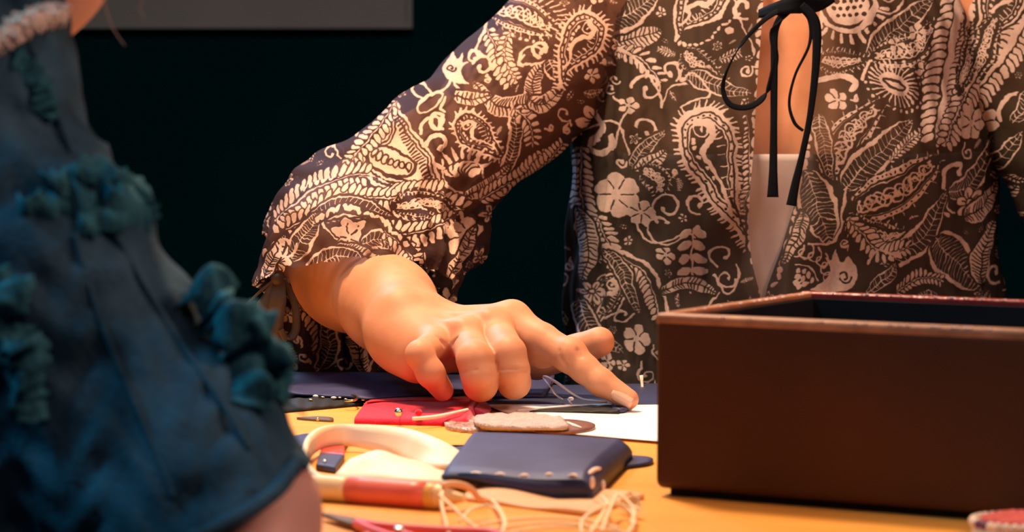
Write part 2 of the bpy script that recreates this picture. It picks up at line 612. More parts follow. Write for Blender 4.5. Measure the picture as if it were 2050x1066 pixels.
        s.scroll(*tr([(-.1, -.22)])[0], r * .34, ang, 1.1, 4, 1, 1)
        sp = tr([(.35, .0), (.42, .5), (.25, 1.1 * length), (.2, 1.7 * length)])
        sp = smooth_pts(sp, 6)
        for i in range(0, len(sp) - 1, 2):
            t = sp[i + 1] - sp[i]
            t = t / (np.linalg.norm(t) + 1e-9)
            nn = np.array((-t[1], t[0]))
            s.stroke([sp[i] - nn * r * .13, sp[i] + nn * r * .13], 3, 1)
        sp = smooth_pts(tr([(-.45, .1), (-.42, .55), (-.2, 1.05 * length)]), 5)
        for a in sp[::2]:
            s.ell(a[0], a[1], r * .085, r * .085, 0, 1)

    def chain(s, pts, r, gap, back=True):
        sp = smooth_pts(pts, 14)
        seg = np.linalg.norm(np.diff(sp, axis=0), axis=1)
        L = np.concatenate([[0], np.cumsum(seg)])
        if back:
            s.stroke(sp, r * 2.6, 0)
        for i in range(int(L[-1] / gap)):
            j = min(int(np.searchsorted(L, i * gap, 'right')) - 1, len(sp) - 2)
            a = math.atan2(*(sp[j + 1] - sp[j])[::-1])
            s.ell(sp[j][0], sp[j][1], r * 1.1, r * .75, a + (0.5 if i % 2 else -.5), 1)

    def bird(s, x, y, r, ang=0, flip=1):
        c, q = math.cos(ang), math.sin(ang)
        def tr(pts):
            p = np.array(pts, dtype=float) * (flip, 1)
            return np.stack([x + r * (p[:, 0] * c - p[:, 1] * q), y + r * (p[:, 0] * q + p[:, 1] * c)], 1)
        s.fill(smooth_pts(tr([(-1.5, .8), (-.7, .35), (-.5, -.2), (-.75, -.75), (-.35, -.65), (-.25, -1.2), (.1, -.65), (.5, -.9), (.75, -.2), (.8, .4), (.4, .9), (-.4, 1.0)]), 6, True), 1)
        p = tr([(.2, .15)])[0]
        s.scroll(p[0], p[1], r * .36, 0, 1.2, 3, 1, 0)

    def burst(s, x, y, rx, ry, ang, n=26):
        c, q = math.cos(ang), math.sin(ang)
        for i in range(n):
            a = 2 * PI * i / n
            e = [(x + f * (rx * math.cos(a) * c - ry * math.sin(a) * q), y + f * (rx * math.cos(a) * q + ry * math.sin(a) * c)) for f in (.5, 1.0, 1.2)]
            s.stroke(e[:2], 3.4, 1, 5)
            s.ell(e[2][0], e[2][1], 3.6, 3.6, 0, 1)
        s.ell(x, y, rx * .58, ry * .52, ang, 1)
        s.ell(x, y, rx * .42, ry * .26, ang, 0)
        s.ell(x, y, rx * .34, ry * .12, ang, 1)

    def scallops(s, x, y, r, a0, a1, n):
        for i in range(n):
            a = a0 + (a1 - a0) * i / (n - 1)
            cx, cy = x + r * math.cos(a), y + r * math.sin(a)
            s.scroll(cx, cy, r * .26, a, .9, 4)
        q = [(x + r * .66 * math.cos(a0 + (a1 - a0) * i / 20), y + r * .66 * math.sin(a0 + (a1 - a0) * i / 20)) for i in range(21)]
        s.stroke(q, 4, 1)
        for k in (.5, .32, .16):
            m = max(3, int(n * k * 1.6))
            for i in range(m):
                a = a0 + (a1 - a0) * (i + .5) / m
                s.ell(x + r * k * math.cos(a), y + r * k * math.sin(a), r * .085, r * .06, a, 1)

    def fill_gaps(s, seed, rmax=30, rmin=10, tries=2600, thr=0.05):
        g = random.Random(seed)
        k = s.k
        I = np.zeros((s.h + 1, s.w + 1))
        def rebuild():
            I[1:, 1:] = s.m.cumsum(0).cumsum(1)
        rebuild()
        for i in range(tries):
            r = rmax + (rmin - rmax) * (i / tries) ** 0.7
            x, y = g.uniform(s.x0, s.x0 + s.w / k), g.uniform(s.y0, s.y0 + s.h / k)
            R = r * 1.15 * k
            X0, Y0, X1, Y1 = s.win((x - s.x0) * k - R, (y - s.y0) * k - R, (x - s.x0) * k + R, (y - s.y0) * k + R)
            if (X1 - X0) * (Y1 - Y0) < 3.2 * R * R:
                continue
            if (I[Y1, X1] - I[Y0, X1] - I[Y1, X0] + I[Y0, X0]) / ((X1 - X0) * (Y1 - Y0)) > thr:
                continue
            a = g.uniform(0, 2 * PI)
            kind = g.random() ** 1.25
            c, q = math.cos(a), math.sin(a)
            if kind < .3:
                s.scroll(x, y, r * .8, a, g.uniform(.8, 1.2), 4.5, g.choice((-1, 1)))
                s.vine([(x + r * .8 * c, y + r * .8 * q), (x + r * 1.2 * c - r * .3 * q, y + r * 1.2 * q + r * .3 * c)], 4)
            elif kind < .55:
                s.leaf([(x - r * c, y - r * q), (x - r * .25 * q, y + r * .25 * c), (x + r * c, y + r * q)], r * .75, g.choice((0, 1, 0)), 5)
            elif kind < .75:
                s.blob(x, y, r * .9, a)
            elif kind < .9:
                s.flower(x, y, r, g.choice((5, 6, 7)), a)
            else:
                s.fern([(x - r * c, y - r * q), (x + r * .2 * q, y), (x + r * c, y + r * q)], r * .42)
            rebuild()

    def loops(s, sp, r, w, val=1.0):
        """a scribbled looping line along a spine"""
        seg = np.linalg.norm(np.diff(sp, axis=0), axis=1)
        L = np.concatenate([[0], np.cumsum(seg)])
        k = max(2, int(L[-1] / (r.max() * 1.15)))
        q = []
        for i in range(k * 12 + 1):
            u = i / (k * 12)
            j = min(int(np.searchsorted(L, u * L[-1], 'right')) - 1, len(sp) - 2)
            t = (sp[j + 1] - sp[j]) / (seg[j] + 1e-9)
            nn = np.array((-t[1], t[0]))
            a = 2 * PI * i / 12
            q.append(sp[j] + nn * r[j] * math.cos(a) + t * r[j] * .8 * math.sin(a))
        s.stroke(q, w, val)

    def roughen(s, seed, amp=2.6):
        """hand-drawn wobble of the whole print"""
        g = np.random.default_rng(seed)
        Y, X = np.mgrid[0:s.h, 0:s.w].astype(np.float32)
        dx, dy = np.zeros_like(X), np.zeros_like(X)
        for lam, a in ((90, 1.2), (41, .75), (19, .42), (9, .22)):
            for D in (dx, dy):
                for _ in range(2):
                    th = g.uniform(0, PI)
                    D += a * amp * s.k / 2 * np.sin((X * math.cos(th) + Y * math.sin(th)) * 2 * PI / (lam * s.k) + g.uniform(0, 6.28))
        x = np.clip(X + dx, 0, s.w - 2)
        y = np.clip(Y + dy, 0, s.h - 2)
        xi, yi = x.astype(np.int32), y.astype(np.int32)
        fx, fy = x - xi, y - yi
        m = s.m
        s.m = (m[yi, xi] * (1 - fx) * (1 - fy) + m[yi, xi + 1] * fx * (1 - fy) + m[yi + 1, xi] * (1 - fx) * fy + m[yi + 1, xi + 1] * fx * fy).astype(np.float32)

    def thin(s):
        m = s.m
        p = np.pad(m, 1, mode='edge')
        e = np.minimum(np.minimum(p[:-2, 1:-1], p[2:, 1:-1]), np.minimum(p[1:-1, :-2], p[1:-1, 2:]))
        s.m = np.minimum(m, e)

    def image(s, name):
        im = bpy.data.images.new(name, s.w, s.h)
        im.colorspace_settings.name = 'Non-Color'
        a = np.ones((s.h, s.w, 4), dtype=np.float32)
        a[:, :, :3] = s.m[::-1, :, None]
        im.pixels.foreach_set(a.ravel())
        im.update()
        im.pack()
        return im


def print_torso():
    c = Print(1090, -170, 2270, 880)
    # upper left: shoulder flower and fans
    c.leaf([(1170, 60), (1210, 20), (1260, -30)], 60, 1)
    c.leaf([(1180, 90), (1250, 80), (1330, 60)], 70, 0)
    c.leaf([(1205, 60), (1270, 20), (1330, -20)], 62, 1)
    c.leaf([(1190, 40), (1170, -20), (1180, -80)], 50, 0)
    c.flower(1185, 120, 48, 7)
    c.vine([(1150, -60), (1160, 60), (1180, 180)], 7)
    c.leaf([(1150, -60), (1140, 60), (1165, 190)], 38, 1, 6)
    c.scallops(1190, 150, 46, .2, 2.6, 6)
    c.fern([(1240, 100), (1290, 120), (1325, 165)], 20)
    c.vine([(1230, 90), (1290, 130), (1330, 215)], 6)
    c.scroll(1300, 180, 34, 3.4, 1.0, 6)
    c.scroll(1345, 140, 24, 1.0, .9, 7, -1)
    c.vine([(1330, 215), (1345, 175), (1395, 170), (1420, 176)], 5)
    c.paisley(1410, -5, 52, .75, 1, 0, .7)
    c.chain([(1362, 88), (1410, 84), (1450, 50), (1500, 10)], 5, 12, False)
    c.leaf([(1370, 100), (1400, 130), (1460, 165)], 46, 2)
    c.leaf([(1375, 150), (1430, 170), (1500, 190)], 40, 1)
    c.vine([(1470, 0), (1480, 30), (1500, 70), (1515, 120)], 5)
    c.scroll(1490, 12, 26, 1.2, .7, 8)
    c.ell(1462, 62, 9, 9)
    c.vine([(1365, 215), (1385, 200), (1420, 190), (1390, 150), (1370, 160)], 5, 1, 7)
    # the large paisley
    c.paisley(1408, 268, 56, -.30, 1, 1.1, 1.55)
    # left middle
    c.vine([(1180, 195), (1200, 230), (1210, 262), (1190, 290)], 13, 1, 9)
    c.scroll(1200, 290, 30, -.5, .8, 11)
    c.vine([(1165, 268), (1230, 245), (1260, 300), (1275, 335)], 5)
    c.vine([(1235, 195), (1262, 220), (1245, 250), (1232, 300)], 5)
    c.blob(1262, 212, 20)
    c.scroll(1300, 260, 26, 3.3, .8, 6)
    c.leaf([(1270, 340), (1295, 300), (1330, 260)], 30, 1)
    c.leaf([(1275, 345), (1310, 325), (1335, 300)], 26, 0)
    c.scroll(1248, 328, 13, 0, .9, 6)
    c.leaf([(1285, 345), (1320, 360), (1320, 395)], 46, 2)
    c.blob(1240, 395, 46, .4, 6)
    c.blob(1285, 430, 30, 1.0, 6)
    c.scroll(1340, 418, 34, 2.2, 1.05, 6)
    c.scroll(1328, 455, 44, .4, .8, 5)
    c.scroll(1395, 405, 24, 1.2, .9, 6)
    c.vine([(1270, 450), (1310, 490), (1370, 470), (1395, 480)], 5)
    for i in range(5):
        for q in (-1, 1):
            c.ell(1388 + q * 15, 470 + i * 25, 15, 9, q * .5)
    c.ell(1395, 462, 8, 10)
    c.stroke([(1390, 460), (1388, 590)], 5)
    c.scroll(1448, 510, 30, 2.0, .8, 6)
    c.scroll(1455, 560, 22, 0, 1.0, 5)
    c.vine([(1430, 555), (1460, 590), (1480, 560), (1475, 530)], 5)
    # left edge: ferns and lower paisley
    c.fern([(1172, 300), (1168, 380), (1178, 450), (1205, 540)], 24, 13)
    c.fern([(1200, 440), (1225, 500), (1240, 560)], 22, 12)
    c.leaf([(1160, 430), (1185, 500), (1170, 580)], 44, 0, 6)
    c.vine([(1220, 500), (1290, 530), (1335, 600), (1340, 700)], 7)
    c.fern([(1250, 520), (1300, 560), (1325, 640)], 22, 11, 1, False)
    c.paisley(1228, 590, 34, .5, 1, 0, 1.2)
    c.leaf([(1215, 510), (1255, 560), (1280, 640)], 32, 1)
    c.flower(1190, 600, 28, 6)
    c.leaf([(1160, 620), (1190, 680), (1250, 720)], 50, 1)
    c.blob(1280, 690, 30)
    c.scroll(1250, 640, 20, 0, 1, 5)
    c.leaf([(1330, 590), (1380, 570), (1440, 590)], 30, 0)
    # slit trims
    c.chain([(1528, -60), (1524, 60), (1516, 180), (1508, 300), (1500, 430), (1508, 510), (1530, 600)], 7.5, 15)
    c.fern([(1495, 230), (1500, 330), (1488, 420)], 13, 10, 1, False, 2)
    c.chain([(1652, -60), (1645, 60), (1630, 180), (1612, 320), (1600, 400), (1570, 520), (1545, 600)], 7.5, 15)
    # right panel, top
    c.ell(1700, 10, 62, 58)
    c.ell(1700, 10, 52, 48, 0, 0)
    c.ell(1700, 10, 46, 42)
    for i in range(5):
        for j in range(4):
            c.ell(1672 + i * 14 + (j % 2) * 6, -16 + j * 15, 4.2, 4.2, 0, 0)
    for i in range(12):
        a = .1 + i * .27
        c.stroke([(1700 + 66 * math.cos(a), 10 + 62 * math.sin(a)), (1700 + 82 * math.cos(a), 10 + 76 * math.sin(a))], 7)
    c.vine([(1758, 10), (1728, 60), (1745, 105), (1728, 160)], 8)
    c.vine([(1750, 20), (1790, 25), (1820, 0)], 6)
    c.leaf([(1738, 112), (1800, 60), (1885, -10)], 60, 1)
    c.leaf([(1745, 112), (1830, 100), (1892, 40)], 58, 2)
    c.blob(1802, 92, 18)
    c.blob(1845, 64, 18)
    c.leaf([(1640, 115), (1690, 125), (1735, 118)], 44, 2)
    c.vine([(1640, 160), (1680, 152), (1712, 165), (1704, 178)], 13, 1, 6)
    c.burst(1793, 168, 56, 40, .6)
    c.blob(1860, 140, 20, .3)
    # butterfly of leaves
    c.leaf([(1665, 372), (1690, 280), (1772, 200)], 82, 2)
    c.leaf([(1685, 378), (1750, 310), (1830, 238)], 66, 1, 6)
    c.leaf([(1702, 418), (1800, 380), (1893, 308)], 92, 2)
    c.leaf([(1612, 345), (1640, 420), (1660, 490)], 78, 1, 6)
    c.leaf([(1690, 430), (1750, 470), (1832, 470)], 54, 2)
    c.leaf([(1640, 230), (1645, 290), (1668, 360)], 36, 1)
    c.vine([(1690, 372), (1684, 430), (1672, 480), (1620, 490)], 6)
    c.vine([(1795, 305), (1815, 280), (1850, 262)], 5, 1, 8)
    c.fern([(1780, 320), (1830, 275), (1850, 262)], 12, 8)
    # the wide feathered band at the right
    for off, sz in ((0, 40), (46, 26)):
        c.fern([(1945 + off, -60), (1925 + off, 60), (1900 + off * .8, 160), (1875 + off * .5, 280)], sz, sz * .42)
    c.vine([(1952, -60), (1930, 60), (1905, 160), (1880, 290)], 20, 1, 0, 10)
    c.fern([(2055, 30), (2010, 110), (1960, 180), (1900, 290)], 30, 14)
    c.vine([(2055, 20), (2010, 100), (1955, 180)], 9)
    c.paisley(2010, -10, 44, .5, 1, 0, 1.1)
    c.leaf([(1990, 30), (1965, 110), (1935, 190)], 46, 2)
    c.blob(1968, 248, 34, .2, 6)
    c.scroll(2035, 215, 40, 2.5, .9, 9)
    c.leaf([(2025, 245), (2045, 210), (2050, 175)], 34, 1)
    c.leaf([(1905, 385), (1965, 370), (2040, 262)], 46, 1, 6)
    c.vine([(1900, 380), (1912, 420), (1930, 430)], 5)
    c.vine([(1895, 375), (1905, 340), (1940, 335), (1935, 350)], 9, 1, 7)
    c.flower(1962, 412, 34, 6, .3)
    c.leaf([(1950, 440), (2000, 420), (2040, 370)], 46, 0)
    c.leaf([(1765, 530), (1850, 480), (1902, 385)], 56, 1, 6)
    c.fern([(1700, 440), (1760, 500), (1820, 500)], 22, 12)
    c.vine([(1740, 530), (1760, 500), (1800, 510)], 5, 1, 8)
    c.leaf([(1880, 480), (1930, 530), (1990, 590)], 90, 1, 8)
    c.leaf([(1990, 580), (1995, 520), (2030, 450)], 50, 0, 6)
    c.scroll(2030, 560, 26, 1.0, .9, 7)
    c.bird(1685, 548, 40)
    c.scallops(1590, 580, 78, -1.5, -.35, 6)
    c.leaf([(1740, 590), (1775, 560), (1800, 530)], 24, 1)
    c.fern([(1800, 585), (1850, 560), (1900, 570)], 16, 9)
    c.leaf([(1610, 420), (1600, 470), (1570, 530)], 28, 0)
    c.paisley(2110, 120, 46, .2, -1, 1, 1.2)
    c.flower(2120, 360, 44)
    c.paisley(2150, 500, 40, -.5, 1, 1, 1.3)
    c.fill_gaps(3, 26, 8, 4200)
    c.roughen(1)
    c.thin()
    return c


def print_sleeve():
    c = Print(470, -120, 1290, 800)
    # upper arm
    c.leaf([(985, 8), (1050, 26), (1125, 62)], 74, 2)
    for i in range(10):
        a = -1.2 + i * .27
        c.stroke([(1060 + 60 * math.cos(a), 30 + 36 * math.sin(a)), (1060 + 82 * math.cos(a), 30 + 48 * math.sin(a))], 4)
    for i in range(8):
        c.ell(1008 + i * 12, 66 + i * 2.2, 3.4, 3.4)
    c.fern([(972, 50), (990, 100), (1020, 170)], 22, 12)
    c.fern([(1020, 60), (1010, 110), (1030, 160)], 18, 11)
    c.vine([(975, 30), (950, 90), (955, 110)], 6)
    c.bird(905, 132, 30, .4, -1)
    c.fern([(880, 80), (905, 65), (930, 50)], 16)
    c.scroll(965, 132, 24, 3.5, .9, 7)
    c.scroll(945, 112, 16, 0, .9, 6, -1)
    c.scroll(1085, 95, 22, 2.0, .8, 9)
    c.scroll(1072, 108, 34, 2.4, .6, 6)
    c.vine([(1050, 110), (1040, 128), (1060, 128)], 6)
    c.leaf([(945, 166), (1000, 215), (1062, 205), (1075, 150), (1120, 110)], 44, 0, 5)
    c.vine([(1065, 130), (1090, 125), (1120, 110)], 7)
    c.leaf([(1100, 120), (1118, 140), (1140, 90)], 42, 1)
    for (x, y, rx, ry, a) in ((838, 182, 26, 17, .5), (856, 205, 34, 16, -.6)):
        c.ell(x, y, rx, ry, a)
        c.ell(x, y, rx - 6, ry - 6, a, 0)
    c.vine([(870, 185), (890, 175), (895, 158), (915, 180), (925, 195)], 6)
    c.leaf([(905, 190), (940, 200), (985, 190)], 26, 0)
    c.scroll(877, 240, 22, 1.2, .9, 9)
    c.scroll(872, 255, 32, 2.8, .5, 7)
    c.vine([(890, 195), (884, 215), (890, 225)], 7)
    c.scroll(876, 290, 22, 3.2, .65, 9)
    c.paisley(938, 256, 34, -.75, 1, .6, 1.15)
    c.leaf([(1010, 350), (1030, 290), (1035, 215)], 34, 1)
    c.vine([(1000, 345), (1018, 280), (1026, 210)], 6)
    c.fern([(1030, 220), (1060, 250), (1070, 300)], 18)
    c.leaf([(1060, 200), (1090, 210), (1130, 170)], 40, 0)
    # big concentric paisley over the elbow
    c.fill(smooth_pts([(785, 215), (800, 225), (860, 300), (885, 370), (850, 385), (790, 365), (735, 340), (730, 300), (770, 270)], 6, True), 1)
    for f in (.86, .72):
        q = np.array(smooth_pts([(785, 215), (800, 225), (860, 300), (885, 370), (850, 385), (790, 365), (735, 340), (730, 300), (770, 270)], 6, True))
        cc = np.array((808, 315))
        q = cc + (q - cc) * f
        c.stroke(np.concatenate([q, q[:1]]), 3, 0)
    for i in range(22):
        t = i / 21
        x, y = 800 + 70 * t, 235 + 125 * t
        c.stroke([(x, y), (x - 12, y + 8)], 3, 0)
    c.ell(785, 322, 52, 26, .35, 0)
    c.ell(785, 322, 46, 21, .35)
    for i in range(7):
        c.ell(752 + i * 11, 308 + i * 4.5, 6.5, 9, .3, 0)
        c.ell(752 + i * 11, 308 + i * 4.5, 4, 6.4, .3)
    c.fern([(790, 205), (745, 270), (700, 330)], 20, 12)
    # lotus
    for a in (-1.1, -.7, -.35, 0, .35, .7, 1.1):
        x, y = 926 + 42 * math.sin(a), 355 - 42 * math.cos(a)
        c.ell(926 + 24 * math.sin(a), 358 - 20 * math.cos(a), 19, 11, a - PI / 2, 0)
        c.ell(926 + 24 * math.sin(a), 358 - 20 * math.cos(a), 16, 8.5, a - PI / 2)
        c.stroke([(x, y), (x + 24 * math.sin(a), y - 24 * math.cos(a))], 10, 1, 3)
    c.scroll(926, 352, 44, .2, .55, 5, -1)
    c.vine([(885, 320), (895, 370), (930, 392), (975, 385)], 5)
    c.leaf([(930, 395), (980, 372), (1020, 330)], 28, 0)
    c.fern([(960, 400), (1030, 370), (1100, 320)], 22, 11)
    c.fern([(1010, 400), (1070, 360), (1130, 290)], 18, 10)
    # folds above the elbow: dense ferns
    c.fern([(560, 440), (620, 385), (690, 350), (740, 345)], 26, 13)
    c.fern([(600, 440), (680, 400), (760, 390), (860, 400), (930, 420)], 28, 14)
    c.fern([(700, 375), (790, 385), (880, 380)], 24, 12)
    c.leaf([(640, 420), (720, 395), (800, 420)], 34, 1, 6)
    c.leaf([(800, 400), (860, 400), (920, 440)], 44, 2)
    c.fern([(780, 440), (850, 450), (900, 440)], 22, 12)
    # forearm cuff
    c.leaf([(610, 500), (640, 450), (660, 410)], 46, 1, 6)
    c.vine([(668, 408), (680, 440), (720, 470)], 6)
    c.flower(722, 448, 36, 6, .3)
    c.blob(722, 450, 26)
    c.leaf([(745, 470), (775, 455), (800, 470)], 38, 1, 6)
    c.leaf([(690, 470), (730, 480), (800, 500)], 30, 0, 5)
    c.leaf([(640, 530), (690, 490), (760, 500)], 46, 1, 6)
    c.flower(580, 500, 36, 7)
    c.leaf([(560, 540), (570, 500), (600, 450)], 30, 0)
    c.scroll(600, 470, 24, 0, .9, 6)
    c.scallops(845, 520, 30, 0, 5.2, 7)
    c.fern([(790, 440), (830, 480), (860, 540)], 20, 11)
    c.chain([(540, 575), (620, 545), (680, 520), (740, 515), (800, 530), (860, 580)], 7, 14)
    c.chain([(660, 420), (720, 400), (790, 430), (840, 480)], 6, 12)
    # hanging flounce under the arm
    c.fern([(600, 600), (640, 660), (650, 740)], 24, 12)
    c.leaf([(630, 750), (660, 690), (640, 620)], 46, 1, 6)
    c.leaf([(730, 745), (710, 690), (690, 650)], 36, 0, 6)
    c.scroll(685, 730, 20, 0, 1.0, 6)
    c.vine([(735, 745), (750, 700), (745, 680)], 5)
    c.blob(930, 470, 34)
    c.leaf([(900, 540), (930, 500), (950, 460)], 30, 0)
    c.paisley(1180, 60, 46, .6)
    c.flower(1200, 250, 44)
    c.fill_gaps(5, 24, 8, 4200)
    c.roughen(2)
    c.thin()
    return c


def sheer(name, img, base, light, alpha):
    m = bpy.data.materials.new(name)
    m.use_nodes = True
    nt = m.node_tree
    b = nt.nodes['Principled BSDF']
    out = nt.nodes['Material Output']
    uv = nt.nodes.new('ShaderNodeUVMap')
    uv.uv_map = 'print'
    tx = nt.nodes.new('ShaderNodeTexImage')
    tx.image = img
    tx.interpolation = 'Cubic'
    tx.extension = 'MIRROR' if 'MIRROR' in [e.identifier for e in tx.bl_rna.properties['extension'].enum_items] else 'REPEAT'
    nt.links.new(uv.outputs[0], tx.inputs[0])
    tc = nt.nodes.new('ShaderNodeTexCoord')
    ns = nt.nodes.new('ShaderNodeTexNoise')
    ns.inputs['Scale'].default_value = 420
    ns.inputs['Detail'].default_value = 3
    nt.links.new(tc.outputs['Object'], ns.inputs['Vector'])
    mr = nt.nodes.new('ShaderNodeMapRange')
    mr.inputs['To Min'].default_value = 0.72
    mr.inputs['To Max'].default_value = 1.15
    nt.links.new(ns.outputs['Fac'], mr.inputs['Value'])
    mul = nt.nodes.new('ShaderNodeMath')
    mul.operation = 'MULTIPLY'
    mul.use_clamp = True
    nt.links.new(tx.outputs['Color'], mul.inputs[0])
    nt.links.new(mr.outputs[0], mul.inputs[1])
    mix = nt.nodes.new('ShaderNodeMix')
    mix.data_type = 'RGBA'
    mix.inputs['A'].default_value = (*base, 1)
    mix.inputs['B'].default_value = (*light, 1)
    nt.links.new(mul.outputs[0], mix.inputs['Factor'])
    nt.links.new(mix.outputs['Result'], b.inputs['Base Color'])
    b.inputs['Roughness'].default_value = 0.75
    b.inputs['Specular IOR Level'].default_value = 0.2
    b.inputs['Sheen Weight'].default_value = 0.0
    bp = nt.nodes.new('ShaderNodeBump')
    bp.inputs['Strength'].default_value = 0.5
    bp.inputs['Distance'].default_value = 0.0008
    nt.links.new(tx.outputs['Color'], bp.inputs['Height'])
    nt.links.new(bp.outputs['Normal'], b.inputs['Normal'])
    tr = nt.nodes.new('ShaderNodeBsdfTransparent')
    mx = nt.nodes.new('ShaderNodeMixShader')
    fa = nt.nodes.new('ShaderNodeMapRange')
    fa.inputs['To Min'].default_value = alpha
    fa.inputs['To Max'].default_value = 1.0
    nt.links.new(tx.outputs['Color'], fa.inputs['Value'])
    nt.links.new(fa.outputs[0], mx.inputs[0])
    nt.links.new(tr.outputs[0], mx.inputs[1])
    nt.links.new(b.outputs[0], mx.inputs[2])
    nt.links.new(mx.outputs[0], out.inputs['Surface'])
    return m


PT, PS = print_torso(), print_sleeve()
MAT['blouse'] = sheer('blouse_sheer_torso', PT.image('paisley_torso'), (0.026, 0.018, 0.012), (0.46, 0.35, 0.32), 0.80)
MAT['sleeve'] = sheer('blouse_sheer_sleeve', PS.image('paisley_sleeve'), (0.040, 0.015, 0.011), (0.60, 0.40, 0.315), 0.72)


def print_uv(V, pr, dref):
    """print coordinates of cloth: the pattern lies flat on the garment's own width and height"""
    px = 1025 + V[:, 0] * FPX / dref
    py = 160 + (TABLE_Z + EYE - V[:, 2]) * FPX / dref
    u = (px - pr.x0) * pr.k / pr.w
    v = 1 - (py - pr.y0) * pr.k / pr.h
    return np.stack([u, v], 1)

# ------------------------------------------------------------------ the setting
def struct(name, V, F, m, smooth=False):
    o = mesh(name, V, F, m, smooth=smooth)
    o['kind'] = 'structure'
    return o


X, Y, Z = Vector((1, 0, 0)), Vector((0, 1, 0)), Vector((0, 0, 1))
struct('floor', *box_vf((0, 1.5, -0.05), X * 3, Y * 3, Z * 0.05), MAT['floor'])
struct('wall_back', *box_vf((0, 4.0, 1.3), X * 3, Y * 0.06, Z * 1.3), MAT['wall'])
# grey board hung on the back wall; its lower right corner is in view
_c = P(826, 57, 3.92)
bo = empty('wall_board', (_c.x - 0.45, 3.92, _c.z))
mesh('panel', *box_vf((_c.x - 0.45, 3.925, _c.z + 0.30), X * 0.444, Y * 0.010, Z * 0.294), MAT['board'], bo, smooth=False)
mesh('frame', *join(
    box_vf((_c.x - 0.45, 3.92, _c.z + 0.003), X * 0.45, Y * 0.016, Z * 0.003),
    box_vf((_c.x - 0.45, 3.92, _c.z + 0.597), X * 0.45, Y * 0.016, Z * 0.003),
    box_vf((_c.x - 0.003, 3.92, _c.z + 0.30), X * 0.003, Y * 0.016, Z * 0.294),
    box_vf((_c.x - 0.897, 3.92, _c.z + 0.30), X * 0.003, Y * 0.016, Z * 0.294)), MAT['board'], bo, smooth=False)
tag(bo, 'plain grey board hung high on the dark back wall', 'board')

tb = empty('work_table', (0.05, 1.7225, 0))
o = mesh('tabletop', *box_vf((0.05, 1.7125, TABLE_Z - 0.014), X * 0.68, Y * 0.3675, Z * 0.014), MAT['table'], tb, smooth=False)
bevel(o, 0.003)
for sx in (-1, 1):
    for sy in (-1, 1):
        o = mesh('leg', *box_vf((0.05 + sx * 0.63, 1.7225 + sy * 0.33, 0.361), X * 0.022, Y * 0.022, Z * 0.361), MAT['table_leg'], tb, smooth=False)
        bevel(o, 0.003)
tag(tb, 'table with a honey orange wooden top covered in sewing things', 'table')

# ------------------------------------------------------------------ bodies as one smooth surface: blended tapered limbs
def cap(p, a, b, ra, rb):
    a, b = np.array(a, dtype=np.float32), np.array(b, dtype=np.float32)
    d = b - a
    q = p - a
    t = np.clip((q @ d) / (d @ d + 1e-12), 0, 1)
    return np.sqrt(((q - t[:, None] * d) ** 2).sum(1)) - (ra + (rb - ra) * t)


def ell(p, c, r):
    q = (p - np.array(c, dtype=np.float32)) / np.array(r, dtype=np.float32)
    k = np.sqrt((q * q).sum(1))
    return (k - 1) * min(r) * np.where(k > 1, 1.0, 1.0)


def smin(a, b, k):
    h = np.maximum(k - np.abs(a - b), 0) / k
    return np.minimum(a, b) - h * h * k / 4


def chain_sdf(p, pts, k=0.004):
    """pts: list of (point, radius)"""
    d = None
    for (a, ra), (b, rb) in zip(pts[:-1], pts[1:]):
        e = cap(p, a, b, ra, rb)
        d = e if d is None else smin(d, e, k)
    return d


